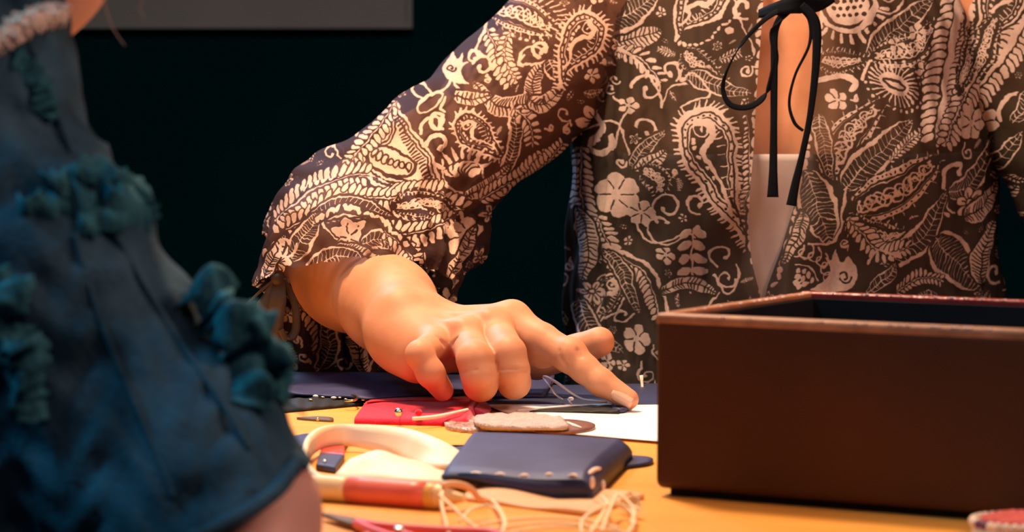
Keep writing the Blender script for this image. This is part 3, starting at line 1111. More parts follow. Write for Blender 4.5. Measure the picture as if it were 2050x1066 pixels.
def skin_surface(f, lo, hi, h):
    """surface nets over a distance function"""
    lo, hi = np.array(lo, dtype=np.float32), np.array(hi, dtype=np.float32)
    n = np.ceil((hi - lo) / h).astype(int) + 1
    ax = [lo[i] + h * np.arange(n[i], dtype=np.float32) for i in range(3)]
    S = np.empty(n, dtype=np.float32)
    # coarse pass first; only points near the surface are worked out finely
    m = 4
    cx = [np.arange(0, n[i] + m, m) for i in range(3)]
    C = np.stack(np.meshgrid(*[lo[i] + h * cx[i].astype(np.float32) for i in range(3)], indexing='ij'), -1).reshape(-1, 3)
    Cv = np.concatenate([f(C[k:k + 400000]) for k in range(0, len(C), 400000)]).reshape([len(c) for c in cx])
    ix = [np.clip((np.arange(n[i]) + m // 2) // m, 0, len(cx[i]) - 1) for i in range(3)]
    S[:] = Cv[np.ix_(*ix)]
    near = np.argwhere(np.abs(S) < m * h * 1.6)
    for k in range(0, len(near), 400000):
        q = near[k:k + 400000]
        S[tuple(q.T)] = f(lo + h * q.astype(np.float32))
    I = S < 0
    c = [slice(None, -1), slice(1, None)]
    cnt = np.zeros(n - 1, dtype=np.int8)
    for i in (0, 1):
        for j in (0, 1):
            for k in (0, 1):
                cnt += I[c[i], c[j], c[k]]
    act = (cnt > 0) & (cnt < 8)
    idx = np.argwhere(act)
    ids = -np.ones(n - 1, dtype=np.int64)
    ids[act] = np.arange(len(idx))
    pos = np.zeros((len(idx), 3))
    num = np.zeros(len(idx))
    for axis in range(3):
        o1, o2 = [a for a in range(3) if a != axis]
        for u in (0, 1):
            for v in (0, 1):
                off = np.zeros(3, dtype=int)
                off[o1], off[o2] = u, v
                A = idx + off
                B = A.copy()
                B[:, axis] += 1
                sa, sb = S[tuple(A.T)], S[tuple(B.T)]
                cr = (sa < 0) != (sb < 0)
                t = np.where(cr, sa / (sa - sb + 1e-20), 0)
                q = A + 0.0
                q[:, axis] += t
                pos[cr] += q[cr]
                num[cr] += 1
    V = lo + h * pos / num[:, None]
    F = []
    for axis in range(3):
        o1, o2 = (axis + 1) % 3, (axis + 2) % 3
        sl = [slice(None)] * 3
        sa, sb = sl.copy(), sl.copy()
        sa[axis], sb[axis] = slice(None, -1), slice(1, None)
        for a_ in (o1, o2):
            sa[a_] = slice(1, -1)
            sb[a_] = slice(1, -1)
        a, b = I[tuple(sa)], I[tuple(sb)]
        E = np.argwhere(a != b)
        flip = a[tuple(E.T)]
        E = E.copy()
        E[:, o1] += 1
        E[:, o2] += 1
        def g(d1, d2):
            q = E.copy()
            q[:, o1] += d1
            q[:, o2] += d2
            return ids[tuple(q.T)]
        Q = np.stack([g(-1, -1), g(0, -1), g(0, 0), g(-1, 0)], 1)
        Q[~flip] = Q[~flip][:, ::-1]
        F.append(Q)
    F = np.concatenate(F)
    F = F[(F >= 0).all(1)]
    # pull the vertices onto the exact surface
    V = V.astype(np.float32)
    for _ in range(2):
        e = h * 0.3
        d = f(V)
        g = np.stack([f(V + np.eye(3, dtype=np.float32)[i] * e) - f(V - np.eye(3, dtype=np.float32)[i] * e) for i in range(3)], 1)
        g /= np.linalg.norm(g, axis=1)[:, None] + 1e-9
        V = V - np.clip(d, -h, h)[:, None] * g * 0.8
    return V.astype(np.float64), F


def A3(*a):
    return np.array(tuple(P(*a)), dtype=np.float32)


# ---- the person in the paisley blouse ------------------------------------------
SHO, ELB, WRI = A3(1135, 55, 2.33), A3(640, 487, 2.17), A3(822, 652, 1.965)
BX, BY = 0.212, 2.335                 # centre line of the torso


def hand_sdf(p):
    fore = chain_sdf(p, [(ELB, .037), (ELB * .62 + WRI * .38, .0375), (ELB * .22 + WRI * .78, .0285), (WRI, .0235)], .02)
    fore = smin(fore, cap(p, A3(800, 640, 1.975), A3(860, 664, 1.985), .021, .017), .015)
    fore = smin(fore, cap(p, A3(790, 668, 1.955), A3(838, 690, 1.94), .019, .016), .015)
    palm = cap(p, A3(872, 664, 1.968), A3(1020, 646, 1.948), .0165, .0118)
    palm = smin(palm, cap(p, A3(868, 676, 1.957), A3(992, 662, 1.935), .0155, .0118), .010)
    palm = smin(palm, cap(p, A3(860, 688, 1.947), A3(935, 676, 1.925), .0150, .0112), .010)
    palm = smin(palm, cap(p, A3(848, 695, 1.938), A3(873, 688, 1.917), .0140, .0102), .010)
    palm = smin(palm, cap(p, A3(860, 700, 1.955), A3(975, 700, 1.95), .0150, .0120), .012)
    palm = smin(palm, cap(p, A3(806, 702, 1.945), A3(836, 722, 1.932), .0135, .0135), .012)
    palm = smin(palm, cap(p, A3(880, 690, 1.985), A3(1070, 706, 1.985), .0150, .0110), .014)
    d = smin(fore, palm, .018)
    # knuckles and the tendons running to them
    for c, r in (((1027, 634, 1.948), .0098), ((985, 648, 1.932), .0098), ((932, 664, 1.921), .0092)):
        d = smin(d, np.sqrt(((p - A3(*c)) ** 2).sum(1)) - r, .008)
    for a, b in (((880, 626, 1.955), (1015, 620, 1.942)), ((880, 640, 1.945), (975, 634, 1.926)), ((868, 652, 1.934), (924, 652, 1.914))):
        d = smin(d, cap(p, A3(*a), A3(*b), 
                        .0024, .0030), .006)
    # the small bump of the ulna at the wrist
    d = smin(d, np.sqrt(((p - A3(795, 612, 1.955)) ** 2).sum(1)) - .009, .012)
    fingers = []
    for pts in (
        [((1024, 648, 1.948), .0122), ((1085, 682, 1.930), .0110), ((1140, 714, 1.915), .0103), ((1170, 739, 1.908), .0092), ((1203, 766, 1.902), .0087), ((1258, 800, 1.896), .0066)],
        [((992, 666, 1.935), .0118), ((1018, 708, 1.889), .0110), ((1026, 742, 1.887), .0106), ((1029, 766, 1.896), .0104), ((1032, 770, 1.912), .0090)],
        [((935, 680, 1.925), .0112), ((951, 720, 1.880), .0114), ((958, 750, 1.878), .0109), ((962, 770, 1.886), .0106), ((964, 772, 1.904), .0090)],
        [((868, 694, 1.917), .0100), ((840, 710, 1.884), .0087), ((862, 748, 1.882), .0088), ((886, 782, 1.893), .0070)],
        [((905, 694, 1.985), .0150), ((1075, 722, 1.995), .0125), ((1158, 702, 1.987), .0108), ((1200, 685, 1.980), .0100)],
    ):
        fingers.append(chain_sdf(p, [(A3(*q), r) for q, r in pts], .003))
    ix = fingers[0]
    ix = smin(ix, np.sqrt(((p - A3(1142, 706, 1.912)) ** 2).sum(1)) - .0092, .006)      # joint of the index finger
    ix = smin(ix, cap(p, A3(1052, 690, 1.945), A3(1085, 712, 1.935), .012, .008), .012)
    fingers[0] = ix
    g = fingers[0]
    for q in fingers[1:4]:
        g = smin(g, q, .0012)
    d = smin(d, g, .0065)
    d = smin(d, fingers[4], .010)
    # creases over the joint of the index finger and above the ring finger
    def groove(d, pts, r, w):
        return np.maximum(d, d + np.clip(1 - np.abs(chain_sdf(p, [(A3(*q), 0.0) for q in pts], .0005)) / (w * 1.15), 0, 1) ** 1.5 * r * 1.5)
    for pts, r, w in (
        ([(1130, 694, 1.907), (1123, 704, 1.906), (1124, 716, 1.905), (1134, 730, 1.904)], .0008, .0024),
        ([(1130, 696, 1.907), (1144, 694, 1.907), (1156, 702, 1.904), (1162, 714, 1.902)], .0008, .0024),
        ([(1142, 706, 1.904), (1140, 722, 1.903)], .0005, .0016),
        ([(1190, 748, 1.900), (1186, 768, 1.897)], .0006, .0016),
        ([(1200, 754, 1.898), (1196, 776, 1.895)], .0006, .0016),
        ([(905, 690, 1.905), (918, 682, 1.904), (934, 672, 1.908), (948, 667, 1.912)], .0018, .0030),
        ([(936, 662, 1.913), (950, 672, 1.908)], .0012, .0024),
        ([(872, 680, 1.905), (896, 694, 1.905)], .0012, .0030),
        ([(985, 672, 1.915), (1000, 668, 1.914)], .0008, .0024),
        ([(930, 744, 1.871), (952, 740, 1.868), (980, 744, 1.871)], .0006, .0018),
        ([(1004, 740, 1.879), (1026, 738, 1.876), (1050, 742, 1.880)], .0006, .0018),
    ):
        d = groove(d, pts, r, w)
    # veins on the back of the hand
    for pts in ([(846, 650, 1.947), (880, 640, 1.944), (912, 634, 1.938), (946, 632, 1.932)], [(880, 640, 1.944), (900, 650, 1.930), (912, 658, 1.922)]):
        d = smin(d, chain_sdf(p, [(A3(*q), .0018) for q in pts], .001), .004)
    return d


def woman_sdf(p):
    q = p.copy()
    z = p[:, 2] - TABLE_Z
    a = np.interp(z, [-.40, -.16, .02, .16, .25, .30, .34], [.165, .165, .150, .152, .150, .135, .07])
    b = np.interp(z, [-.40, -.16, .16, .27, .32], [.115, .10, .098, .085, .06])
    k = np.sqrt(((p[:, 0] - BX) / a) ** 2 + ((p[:, 1] - BY) / b) ** 2)
    d = np.maximum((k - 1) * np.minimum(a, b), np.maximum(z - .325, -.40 - z))
    for s in (-1, 1):
        d = smin(d, ell(p, (BX + s * .070, BY - .066, TABLE_Z + .150), (.042, .044, .045)), .03)
        d = smin(d, cap(p, (BX + s * .05, BY, TABLE_Z + .315), (BX + s * .155, BY, TABLE_Z + .265), .045, .05), .03)
    d = smin(d, cap(p, (BX, BY + .01, TABLE_Z + .30), (BX, BY, TABLE_Z + .42), .055, .050), .03)
    # head above the frame
    d = smin(d, ell(p, (BX - .01, BY - .02, TABLE_Z + .52), (.072, .092, .110)), .02)
    d = smin(d, ell(p, (BX - .012, BY - .115, TABLE_Z + .50), (.013, .018, .022)), .012)
    for s in (-1, 1):
        d = smin(d, ell(p, (BX - .01 + s * .073, BY - .01, TABLE_Z + .51), (.012, .020, .032)), .006)
    # left arm, resting beside the box out of sight
    for s in ((A3(2060, 55, 2.33), .048, A3(2330, 560, 2.26), .042), (A3(2330, 560, 2.26), .040, A3(2330, 780, 2.02), .028)):
        d = smin(d, cap(p, s[0], s[2], s[1], s[3]), .03)
    d = smin(d, chain_sdf(p, [(A3(1150, 66, 2.33), .048), (A3(1010, 212, 2.29), .039), (A3(868, 334, 2.24), .037), (A3(748, 428, 2.19), .038), (ELB, .036)], .03), .03)
    # lap and thighs under the table
    for s in (-1, 1):
        d = smin(d, cap(p, (BX + s * .085, BY, TABLE_Z - .33), (BX + s * .10, BY - .38, TABLE_Z - .31), .085, .06), .05)
        d = smin(d, cap(p, (BX + s * .10, BY - .38, TABLE_Z - .31), (BX + s * .10, BY - .36, .06), .06, .04), .03)
        d = smin(d, cap(p, (BX + s * .10, BY - .35, .045), (BX + s * .11, BY - .52, .035), .04, .03), .03)
    return smin(d, chain_sdf(p, [(ELB, .036), (ELB * .62 + WRI * .38, .0365)]), .01)


# fine mesh: forearm and hand (its upper end lies inside the sleeve); coarse mesh: everything else, ending inside the forearm
FDIR = (WRI - ELB) / np.linalg.norm(WRI - ELB)
fineV, fineF = skin_surface(lambda p: np.maximum(hand_sdf(p), -((p - ELB) @ FDIR) - .0), (-.19, 1.85, TABLE_Z + .0), (.09, 2.235, TABLE_Z + .155), .00115)
coaV, coaF = skin_surface(lambda p: np.maximum(woman_sdf(p), (p - ELB) @ FDIR - .05 - 9 * (p[:, 0] > .0)), (-.22, 1.70, -.01), (.66, 2.50, TABLE_Z + .66), .008)
V, F = np.concatenate([fineV, coaV]), np.concatenate([fineF, coaF + len(fineV)])
woman = mesh('person', V, F, MAT['skin'], origin=(BX, BY, 0))
tag(woman, 'person in a sheer brown paisley blouse pressing a fingertip onto the table', 'person')

# nail of the index finger, on the side turned to the viewer
def nail(c, axis, nrm, l, w):
    axis, nrm = Vector(axis).normalized(), Vector(nrm)
    nrm = (nrm - axis * nrm.dot(axis)).normalized()
    side = axis.cross(nrm)
    V, F = [], []
    for i in range(9):
        u = i / 8
        hw = w * (1 - .35 * max(0, (u - .6) / .4) ** 2) * (1 - .25 * max(0, (.25 - u) / .25) ** 2)
        for j in range(9):
            v = j / 4 - 1
            V.append(Vector(c) + axis * (u - .5) * l + side * v * hw + nrm * (-.0028 * v * v - .0016 * max(0, u - .3) ** 2))
    for i in range(8):
        for j in range(8):
            F.append([i * 9 + j, i * 9 + j + 1, (i + 1) * 9 + j + 1, (i + 1) * 9 + j])
    return V, F
tipa, tipb = Vector(P(1203, 766, 1.902)), Vector(P(1258, 800, 1.896))
ax_ = (tipb - tipa).normalized()
o = mesh('fingernail', *nail(P(1247, 798, 1.896) + Vector((-.0008, -.0066, .0012)), ax_, (-.1, -1, .15), .0150, .0046), MAT['nail'], woman)
solidify(o, .0005)

# ---- camisole and blouse --------------------------------------------------------
def torso_pt(phi, z, off=0.0, fold=1.0):
    """a point of the blouse around the torso, phi = 0 at the front"""
    a = np.interp(z, [-.16, .0, .16, .26, .31, .35], [.172, .166, .164, .160, .135, .075]) + off
    b = np.interp(z, [-.16, .16, .26, .35], [.116, .114, .100, .07]) + off
    x = BX + a * np.sin(phi)
    y = BY - b * np.cos(phi)
    xr = x - BX
    fr = np.clip(np.cos(phi), 0, 1)
    for s in (-1, 1):
        y = y - .030 * fr * np.exp(-((xr - s * .075) / .055) ** 2 - ((z - .155) / .070) ** 2)
    w = fold * np.clip((.20 - z) / .18, 0, 1)
    f = .0035 * np.sin(19 * phi + 6 * z) + .0025 * np.sin(31 * phi - 9 * z + 1.3) + .002 * np.sin(47 * z + 9 * phi)
    f2 = .0012 * np.sin(63 * phi + 20 * z) + .0015 * np.sin(90 * z - 11 * phi)
    x = x + (f * w + fold * f2) * np.sin(phi)
    y = y - (f * w + fold * f2) * np.cos(phi)
    return x, y, z + TABLE_Z


def slit(px_list, z):
    zs = [P(0, y, 2.2).z - TABLE_Z for _, y in px_list][::-1]
    xs = [(x - 1025) / FPX * 2.19 for x, _ in px_list][::-1]
    return np.interp(z, zs, xs)


SL = [(1545, -140), (1538, 0), (1526, 120), (1515, 250), (1508, 350), (1503, 450), (1512, 520), (1530, 590), (1532, 620)]
SR = [(1665, -140), (1655, 0), (1642, 120), (1625, 230), (1608, 330), (1598, 410), (1572, 500), (1545, 575), (1536, 620)]


def panel(side):
    zz = np.linspace(.345, -.16, 150)
    nphi = 150
    V, F = [], []
    for z in zz:
        xe = slit(SL if side < 0 else SR, z)
        if z < P(0, 610, 2.2).z - TABLE_Z:
            xe = (1534 - 1025) / FPX * 2.19
        a = np.interp(z, [-.16, .0, .16, .26, .31, .35], [.172, .166, .164, .160, .135, .075])
        pe = math.asin(max(-1, min(1, (xe - BX) / a)))
        t = np.linspace(0, 1, nphi) ** .9
        phi = pe + (side * PI - pe) * t
        x, y, w = torso_pt(phi, np.full(nphi, z))
        V.append(np.stack([x, y, w], 1))
    V = np.concatenate(V)
    for i in range(len(zz) - 1):
        for j in range(nphi - 1):
            q = [i * nphi + j, i * nphi + j + 1, (i + 1) * nphi + j + 1, (i + 1) * nphi + j]
            F.append(q if side < 0 else q[::-1])
    return V, F


va, fa = panel(-1)
vb, fb = panel(1)
V = np.concatenate([va, vb])
F = fa + [[i + len(va) for i in q] for q in fb]
blouse = mesh('blouse', V, F, MAT['blouse'], woman, uvs=print_uv(V, PT, 2.215))

ZC = P(0, 310, 2.2).z - TABLE_Z
zz = np.linspace(ZC, -.15, 60)
ph = np.linspace(-PI, PI, 121)
V, F = [], []
for z in zz:
    x, y, w = torso_pt(ph, np.full(121, z), -.007, .35)
    V.append(np.stack([x, y, w], 1))
for i in range(59):
    for j in range(120):
        F.append([i * 121 + j, i * 121 + j + 1, (i + 1) * 121 + j + 1, (i + 1) * 121 + j])
o = mesh('camisole', np.concatenate(V), F, MAT['cami'], woman)
solidify(o, .0015, -1)


# the sleeves: loose tubes with folds, cut open at the cuff
CUT = A3(705, 580, 2.065)
CUTN = np.array((.04, -.36, -.93), dtype=np.float32)
CUTN /= np.linalg.norm(CUTN)


def sleeve_sdf(p):
    d = chain_sdf(p, [(A3(1180, 58, 2.33), .062), (A3(1010, 208, 2.29), .0485), (A3(868, 330, 2.24), .0475), (A3(745, 425, 2.19), .049), (A3(690, 470, 2.165), .049)], .03)
    d = smin(d, chain_sdf(p, [(A3(690, 470, 2.165), .049), (A3(706, 540, 2.085), .054), (A3(712, 580, 2.065), .055), (A3(716, 680, 2.05), .057)], .03), .03)
    d = smin(d, chain_sdf(p, [(A3(770, 440, 2.19), .03), (A3(838, 520, 2.13), .022), (A3(850, 620, 2.10), .016)], .03), .025)
    d = smin(d, chain_sdf(p, [(A3(925, 450, 2.25), .018), (A3(925, 490, 2.23), .016), (A3(890, 530, 2.21), .010)], .02), .012)
    u = ((p - A3(1180, 62, 2.33)) @ (A3(690, 470, 2.165) - A3(1180, 62, 2.33))) / .26 ** 2
    n = np.sin(p[:, 0] * 95 + p[:, 2] * 60 + 2.0 * np.sin(p[:, 2] * 70)) * np.sin(p[:, 2] * 130 - p[:, 0] * 40 + p[:, 1] * 50)
    w = np.clip((u - .45) * 2.2, .18, 1.0)
    fold = np.abs(np.sin((p[:, 0] * .55 - p[:, 2] * .95 + p[:, 1] * .35) * 105 + 1.8 * np.sin(p[:, 0] * 38 + 1)))
    s = (p - CUT) @ CUTN
    g = np.clip((s + .03) / .03, 0, 1)
    ang = np.arctan2(p[:, 2] - CUT[2], p[:, 0] - CUT[0])
    return d + .0016 * n * w - .0040 * w * (1 - fold) ** 2 - g * .0026 * np.sin(ang * 17)


def open_tube(f, lo, hi, h, cuts):
    V, F = skin_surface(f, lo, hi, h)
    for c, n in cuts:
        k = ((V - c) @ n) < 0
        F = F[k[F].all(1)]
    use = np.zeros(len(V), dtype=bool)
    use[F.ravel()] = True
    re = np.cumsum(use) - 1
    return V[use], re[F]


# drop the surface that lies inside the torso, so that the sleeve starts at the shoulder seam
def outside_torso(V, F, inset=.004):
    z = V[:, 2] - TABLE_Z
    a = np.interp(z, [-.16, .0, .16, .26, .31, .35], [.172, .166, .164, .160, .135, .075]) - inset
    b = np.interp(z, [-.16, .16, .26, .35], [.116, .114, .100, .07]) - inset
    k = ((V[:, 0] - BX) / a) ** 2 + ((V[:, 1] - BY) / b) ** 2 > 1
    F = F[k[F].all(1)]
    use = np.zeros(len(V), dtype=bool)
    use[F.ravel()] = True
    re = np.cumsum(use) - 1
    return V[use], re[F]


V, F = open_tube(sleeve_sdf, (-.25, 1.92, TABLE_Z - .02), (.16, 2.45, TABLE_Z + .36), .0034, [(CUT, CUTN)])
V, F = outside_torso(V, F)
o = mesh('sleeve', V, F, MAT['sleeve'], blouse, uvs=print_uv(V, PS, 2.17))


def sleeve2(p):
    d = chain_sdf(p, [(A3(2010, 60, 2.33), .062), (A3(2170, 320, 2.29), .054), (A3(2290, 600, 2.26), .055)], .03)
    return d + .002 * np.sin(p[:, 0] * 95 + p[:, 2] * 60) * np.sin(p[:, 2] * 130)


e1, e0 = A3(2290, 600, 2.26), A3(2170, 320, 2.29)
V, F = open_tube(sleeve2, (.30, 2.12, TABLE_Z - .1), (.62, 2.45, TABLE_Z + .36), .005, [(e1, (e1 - e0) / np.linalg.norm(e1 - e0))])
V, F = outside_torso(V, F)
mesh('sleeve', V, F, MAT['blouse'], blouse, uvs=print_uv(V, PT, 2.27))

# flounce of the sleeve hanging behind the forearm down to the table
fl_top = [(548, 560, 2.13), (600, 560, 2.12), (660, 575, 2.13), (720, 600, 2.13), (780, 640, 2.13), (830, 660, 2.13)]
fl_bot = [(540, 742, 2.16), (600, 745, 2.14), (660, 748, 2.16), (720, 748, 2.14), (790, 750, 2.16), (840, 750, 2.15)]
tp, bt = smooth_pts([P(*q) for q in fl_top], 10), smooth_pts([P(*q) for q in fl_bot], 10)
n = len(tp)
V, F = [], []
for j in range(30):
    v = j / 29
    for i in range(n):
        q = tp[i] * (1 - v) + bt[i] * v
        q = q + np.array((.003 * math.sin(i * .9), -.010 * v * math.sin(i * .62 + .8) + .004 * math.sin(i * 1.3), 0))
        q[2] = max(q[2], TABLE_Z + .0015)
        V.append(q)
for j in range(29):
    for i in range(n - 1):
        F.append([j * n + i, j * n + i + 1, (j + 1) * n + i + 1, (j + 1) * n + i])
V = np.array(V)
o = mesh('flounce', V, F, MAT['sleeve'], blouse, uvs=print_uv(V, PS, 2.14))
solidify(o, .0008)


def strap_px(pts, wdir, w, th, n=8):
    return band(smooth_pts([tuple(P(*q)) for q in pts], n), wdir, w, th)


# brown tie at the cuff
d0 = 2.045
o = mesh('cuff_tie', *join(
    strap_px([(556, 558, d0), (545, 590, d0), (520, 630, d0), (500, 668, d0 + .01)], (1, 0, .6), [.006, .010, .013, .011], .0012),
    strap_px([(560, 558, d0), (556, 600, d0 - .004), (550, 650, d0), (556, 690, d0 + .01)], (1, 0, 0), [.006, .012, .012, .010], .0012),
    strap_px([(550, 560, d0), (520, 585, d0), (482, 622, d0)], (0, 0, 1), [.002, .002, .0012], .001),
    strap_px([(566, 560, d0), (590, 610, d0 + .004), (592, 660, d0 + .006), (575, 680, d0 + .004), (562, 660, d0)], (1, 0, .2), [.005, .005, .006, .005, .004], .0012),
    ball(P(556, 560, d0 - .002), .0045, sc=(1, .8, .9))), MAT['tie'], blouse)

# black ribbon of the neckline: bow, loops and tails
r0 = 2.168
RB = []
RB.append(strap_px([(1520, 28, 2.19), (1560, 16, r0), (1600, 8, r0), (1635, 10, 2.19), (1668, -4, 2.20)], (0, .1, 1), [.006, .010, .014, .010, .006], .0016))
RB.append(strap_px([(1575, 14, r0), (1530, 40, r0), (1480, 95, r0 - .004), (1448, 165, r0), (1460, 208, r0), (1500, 214, r0), (1535, 185, r0), (1552, 120, r0), (1547, 60, r0), (1580, 22, r0)], (.6, .2, 1), [.004, .0035, .0025, .003, .004, .0042, .005, .005, .004, .004], .0010))
RB.append(strap_px([(1572, 20, r0), (1552, 60, r0), (1550, 130, r0), (1549, 250, r0), (1548, 340, r0), (1547, 395, r0 + .001)], (1, 0, 0), [.005, .005, .0052, .005, .006, .0085], .0012))
RB.append(strap_px([(1600, 14, r0), (1622, 40, r0), (1620, 90, r0), (1592, 150, r0), (1580, 205, r0), (1590, 245, r0), (1608, 262, r0)], (1, .1, .2), [.004, .004, .002, .0018, .002, .0025, .002], .0010))
RB.append(strap_px([(1604, 10, r0), (1632, 45, r0), (1634, 120, r0), (1622, 230, r0), (1606, 310, r0), (1592, 370, r0), (1584, 412, r0)], (1, .1, .1), [.006, .0072, .0058, .0045, .0045, .006, .0075], .0012))
mesh('neck_ribbon', *join(*RB), MAT['ribbon'], blouse)

# ---- the person in the denim jacket, close to the camera ------------------------
D0 = 1.25


def jacket_axis():
    return [(A3(-205, 75, 1.27), .0560), (A3(-75, 310, 1.26), .0445), (A3(70, 540, 1.25), .0455), (A3(185, 740, 1.25), .0420), (A3(340, 935, 1.24), .0465), (A3(440, 1110, 1.22), .0470)]


def denim_sdf(p):
    d = chain_sdf(p, jacket_axis(), .03)
    d = smin(d, cap(p, A3(-330, 220, 1.33), A3(-330, 1500, 1.30), .092, .115), .05)
    d = smin(d, cap(p, A3(-190, 60, 1.27), A3(-330, 30, 1.30), .064, .07), .03)
    n = np.sin(p[:, 0] * 120 + p[:, 2] * 45) * np.sin(p[:, 2] * 150 - p[:, 0] * 60) * .0013
    n = n + .0018 * np.sin(p[:, 2] * 260 + 3 * np.sin(p[:, 0] * 130)) * np.sin(p[:, 0] * 180 + p[:, 1] * 90)
    return d + n


hemc = (A3(600, 935, 1.25) + A3(400, 1062, 1.25)) / 2
hemn = np.array((.52, 0.0, -.85), dtype=np.float64)
hemn /= np.linalg.norm(hemn)


def denim_person_sdf(p):
    ax = jacket_axis()
    d = chain_sdf(p, [(a, r - .014) for a, r in ax[:5]], .03)
    d = smin(d, chain_sdf(p, [(A3(395, 900, 1.245), .036), (A3(490, 1030, 1.235), .0275), (A3(505, 1250, 1.20), .024), (A3(440, 1500, 1.20), .022)], .02), .02)
    d = smin(d, cap(p, A3(-330, 240, 1.33), A3(-330, 1900, 1.30), .08, .11), .04)
    d = smin(d, cap(p, A3(-300, 200, 1.33), A3(-60, -300, 1.33), .05, .045), .04)
    d = smin(d, ell(p, A3(10, -360, 1.32), (.066, .085, .098)), .02)
    d = smin(d, ell(p, A3(5, -46, 1.31), (.026, .03, .022)), .03)
    d = smin(d, ell(p, A3(10, -360, 1.32) + np.array((.055, .055, -.005)), (.016, .014, .02)), .01)
    return d


V, F = skin_surface(denim_person_sdf, (-.46, 1.05, TABLE_Z - .42), (-.02, 1.50, TABLE_Z + .47), .006)
lady = mesh('person', V, F, MAT['skin_pink'], origin=(-.28, 1.32, TABLE_Z - .42))
tag(lady, 'person in a frayed blue denim jacket close by, seen from behind', 'person')
jk = open_tube(denim_sdf, (-.50, 1.04, TABLE_Z - .30), (-.06, 1.50, TABLE_Z + .34), .0042, [(hemc, hemn)])
# neck opening
cc = A3(-60, -110, 1.33)
jv, jf = jk
jacket = mesh('denim_jacket', jv, jf, MAT['denim'], lady)
solidify(jacket, .002, -1)


def on_jacket(px, py, out=.002):
    """walk along the ray of a pixel until the jacket is met"""
    r = np.array(tuple(ray(px, py)))
    ds = np.linspace(1.08, 1.42, 240)
    pts = np.array((0, 0, TABLE_Z + EYE)) + r / r[1] * ds[:, None]
    v = denim_sdf(pts.astype(np.float32))
    i = int(np.argmax(v < out)) if (v < out).any() else 100
    return pts[i]


def wobble(n, lam, seed):
    """smooth random numbers"""
    g = np.random.default_rng(seed)
    k = max(3, int(n / lam) + 3)
    v = g.normal(0, 1, k)
    x = np.linspace(0, k - 1.001, n)
    i = x.astype(int)
    f = x - i
    f = f * f * (3 - 2 * f)
    return v[i] * (1 - f) + v[np.minimum(i + 1, k - 1)] * f


FR = [0]


def frill(pts, w, amp=.004, lam=5.0, puff=.006, thick=.0012):
    """a gathered, ragged strip of frayed denim sewn onto the jacket along a line of pixels"""
    FR[0] += 1
    q = smooth_pts([tuple(on_jacket(*a)) for a in pts], 18)
    n = len(q)
    for c in range(3):
        q[:, c] = np.convolve(np.pad(q[:, c], 6, mode='edge'), np.ones(13) / 13, 'valid')
    g = np.gradient(q, axis=0)
    g /= np.linalg.norm(g, axis=1)[:, None] + 1e-9
    K = 13
    a1, a2, a3 = (wobble(n, lam, FR[0] * 9 + k) for k in range(3))
    e1_, e2_ = wobble(n, 1.6, FR[0] * 9 + 4), wobble(n, 1.6, FR[0] * 9 + 5)
    wv = 1 + .28 * wobble(n, 7, FR[0] * 9 + 6)
    V, F = [], []
    for i in range(n):
        out = np.array((.45, -.85, .15))
        out = out - g[i] * (out @ g[i])
        out /= np.linalg.norm(out)
        s = np.cross(g[i], out)
        end = min(1, min(i, n - 1 - i) / 4)
        for j in range(K):
            v = j / (K - 1) - .5
            jag = .0016 * (e1_[i] if j == 0 else e2_[i] if j == K - 1 else 0)
            lift = puff * (1 - (2 * v) ** 2) * (.65 + .3 * a1[i]) + amp * (a2[i] * (v + .5) + a3[i] * (.5 - v)) * .8
            V.append(q[i] + s * (v * w * wv[i] + jag) + out * max(-.001, lift) * end + g[i] * a2[i] * .002 * v)
    for i in range(n - 1):
        for j in range(K - 1):
            F.append([i * K + j, i * K + j + 1, (i + 1) * K + j + 1, (i + 1) * K + j])
    o = mesh('frill', V, F, MAT['denim_light'], jacket)
    solidify(o, thick)
    return o


frill([(30, 425), (120, 405), (180, 405), (240, 415), (306, 405)], .013, .005, 5, .004)
frill([(95, 385), (150, 352), (205, 348), (250, 380), (290, 385)], .012, .004, 5, .003)
frill([(150, 450), (220, 440), (280, 430), (306, 450)], .010, .005, 5, .003)
frill([(-8, 540), (20, 590), (30, 660), (55, 720), (90, 800)], .017, .005, 6, .005)
frill([(0, 600), (-5, 680), (40, 770), (80, 850)], .012, .004, 5, .004)
frill([(392, 590), (435, 625), (480, 670), (520, 730), (548, 800)], .020, .006, 6, .012)
frill([(400, 640), (455, 690), (490, 750), (505, 820)], .016, .005, 5, .009)
frill([(420, 600), (480, 640), (530, 700), (560, 770)], .012, .006, 5, .012)
frill([(25, 110), (62, 150), (84, 190), (92, 240)], .009, .002, 3, .002)
for pts in ([(150, 470), (200, 640), (280, 830), (350, 1000)], [(215, 440), (330, 640), (440, 800), (500, 900)], [(60, 90), (120, 240), (170, 390)]):
    q = smooth_pts([tuple(on_jacket(*a, .0012)) for a in pts], 16)
    mesh('seam', *tube(q, .0014, 6), MAT['denim'], jacket)
q = smooth_pts([tuple(on_jacket(*a, .001)) for a in ((596, 920), (560, 975), (500, 1020), (430, 1058), (380, 1080))], 10)
mesh('hem', *tube(q, .0035, 8), MAT['denim'], jacket)
# glittering braid over the shoulder
q = smooth_pts([tuple(on_jacket(*a, .002)) for a in ((-60, 108), (0, 78), (40, 52), (85, 34), (118, 30))], 16)
br = []
for i, c in enumerate(q):
    for k in range(12):
        a = np.clip(RNG.normal(0, 1, 3), -1.5, 1.5) * (.0026, .0026, .0028)
        br.append(ball(c + a, float(RNG.uniform(.0007, .0015)), 6, 4))
o = mesh('glitter_braid', *join(*br, tube(q, .0045, 8)), MAT['glitter'], jacket)
o['kind'] = 'stuff'
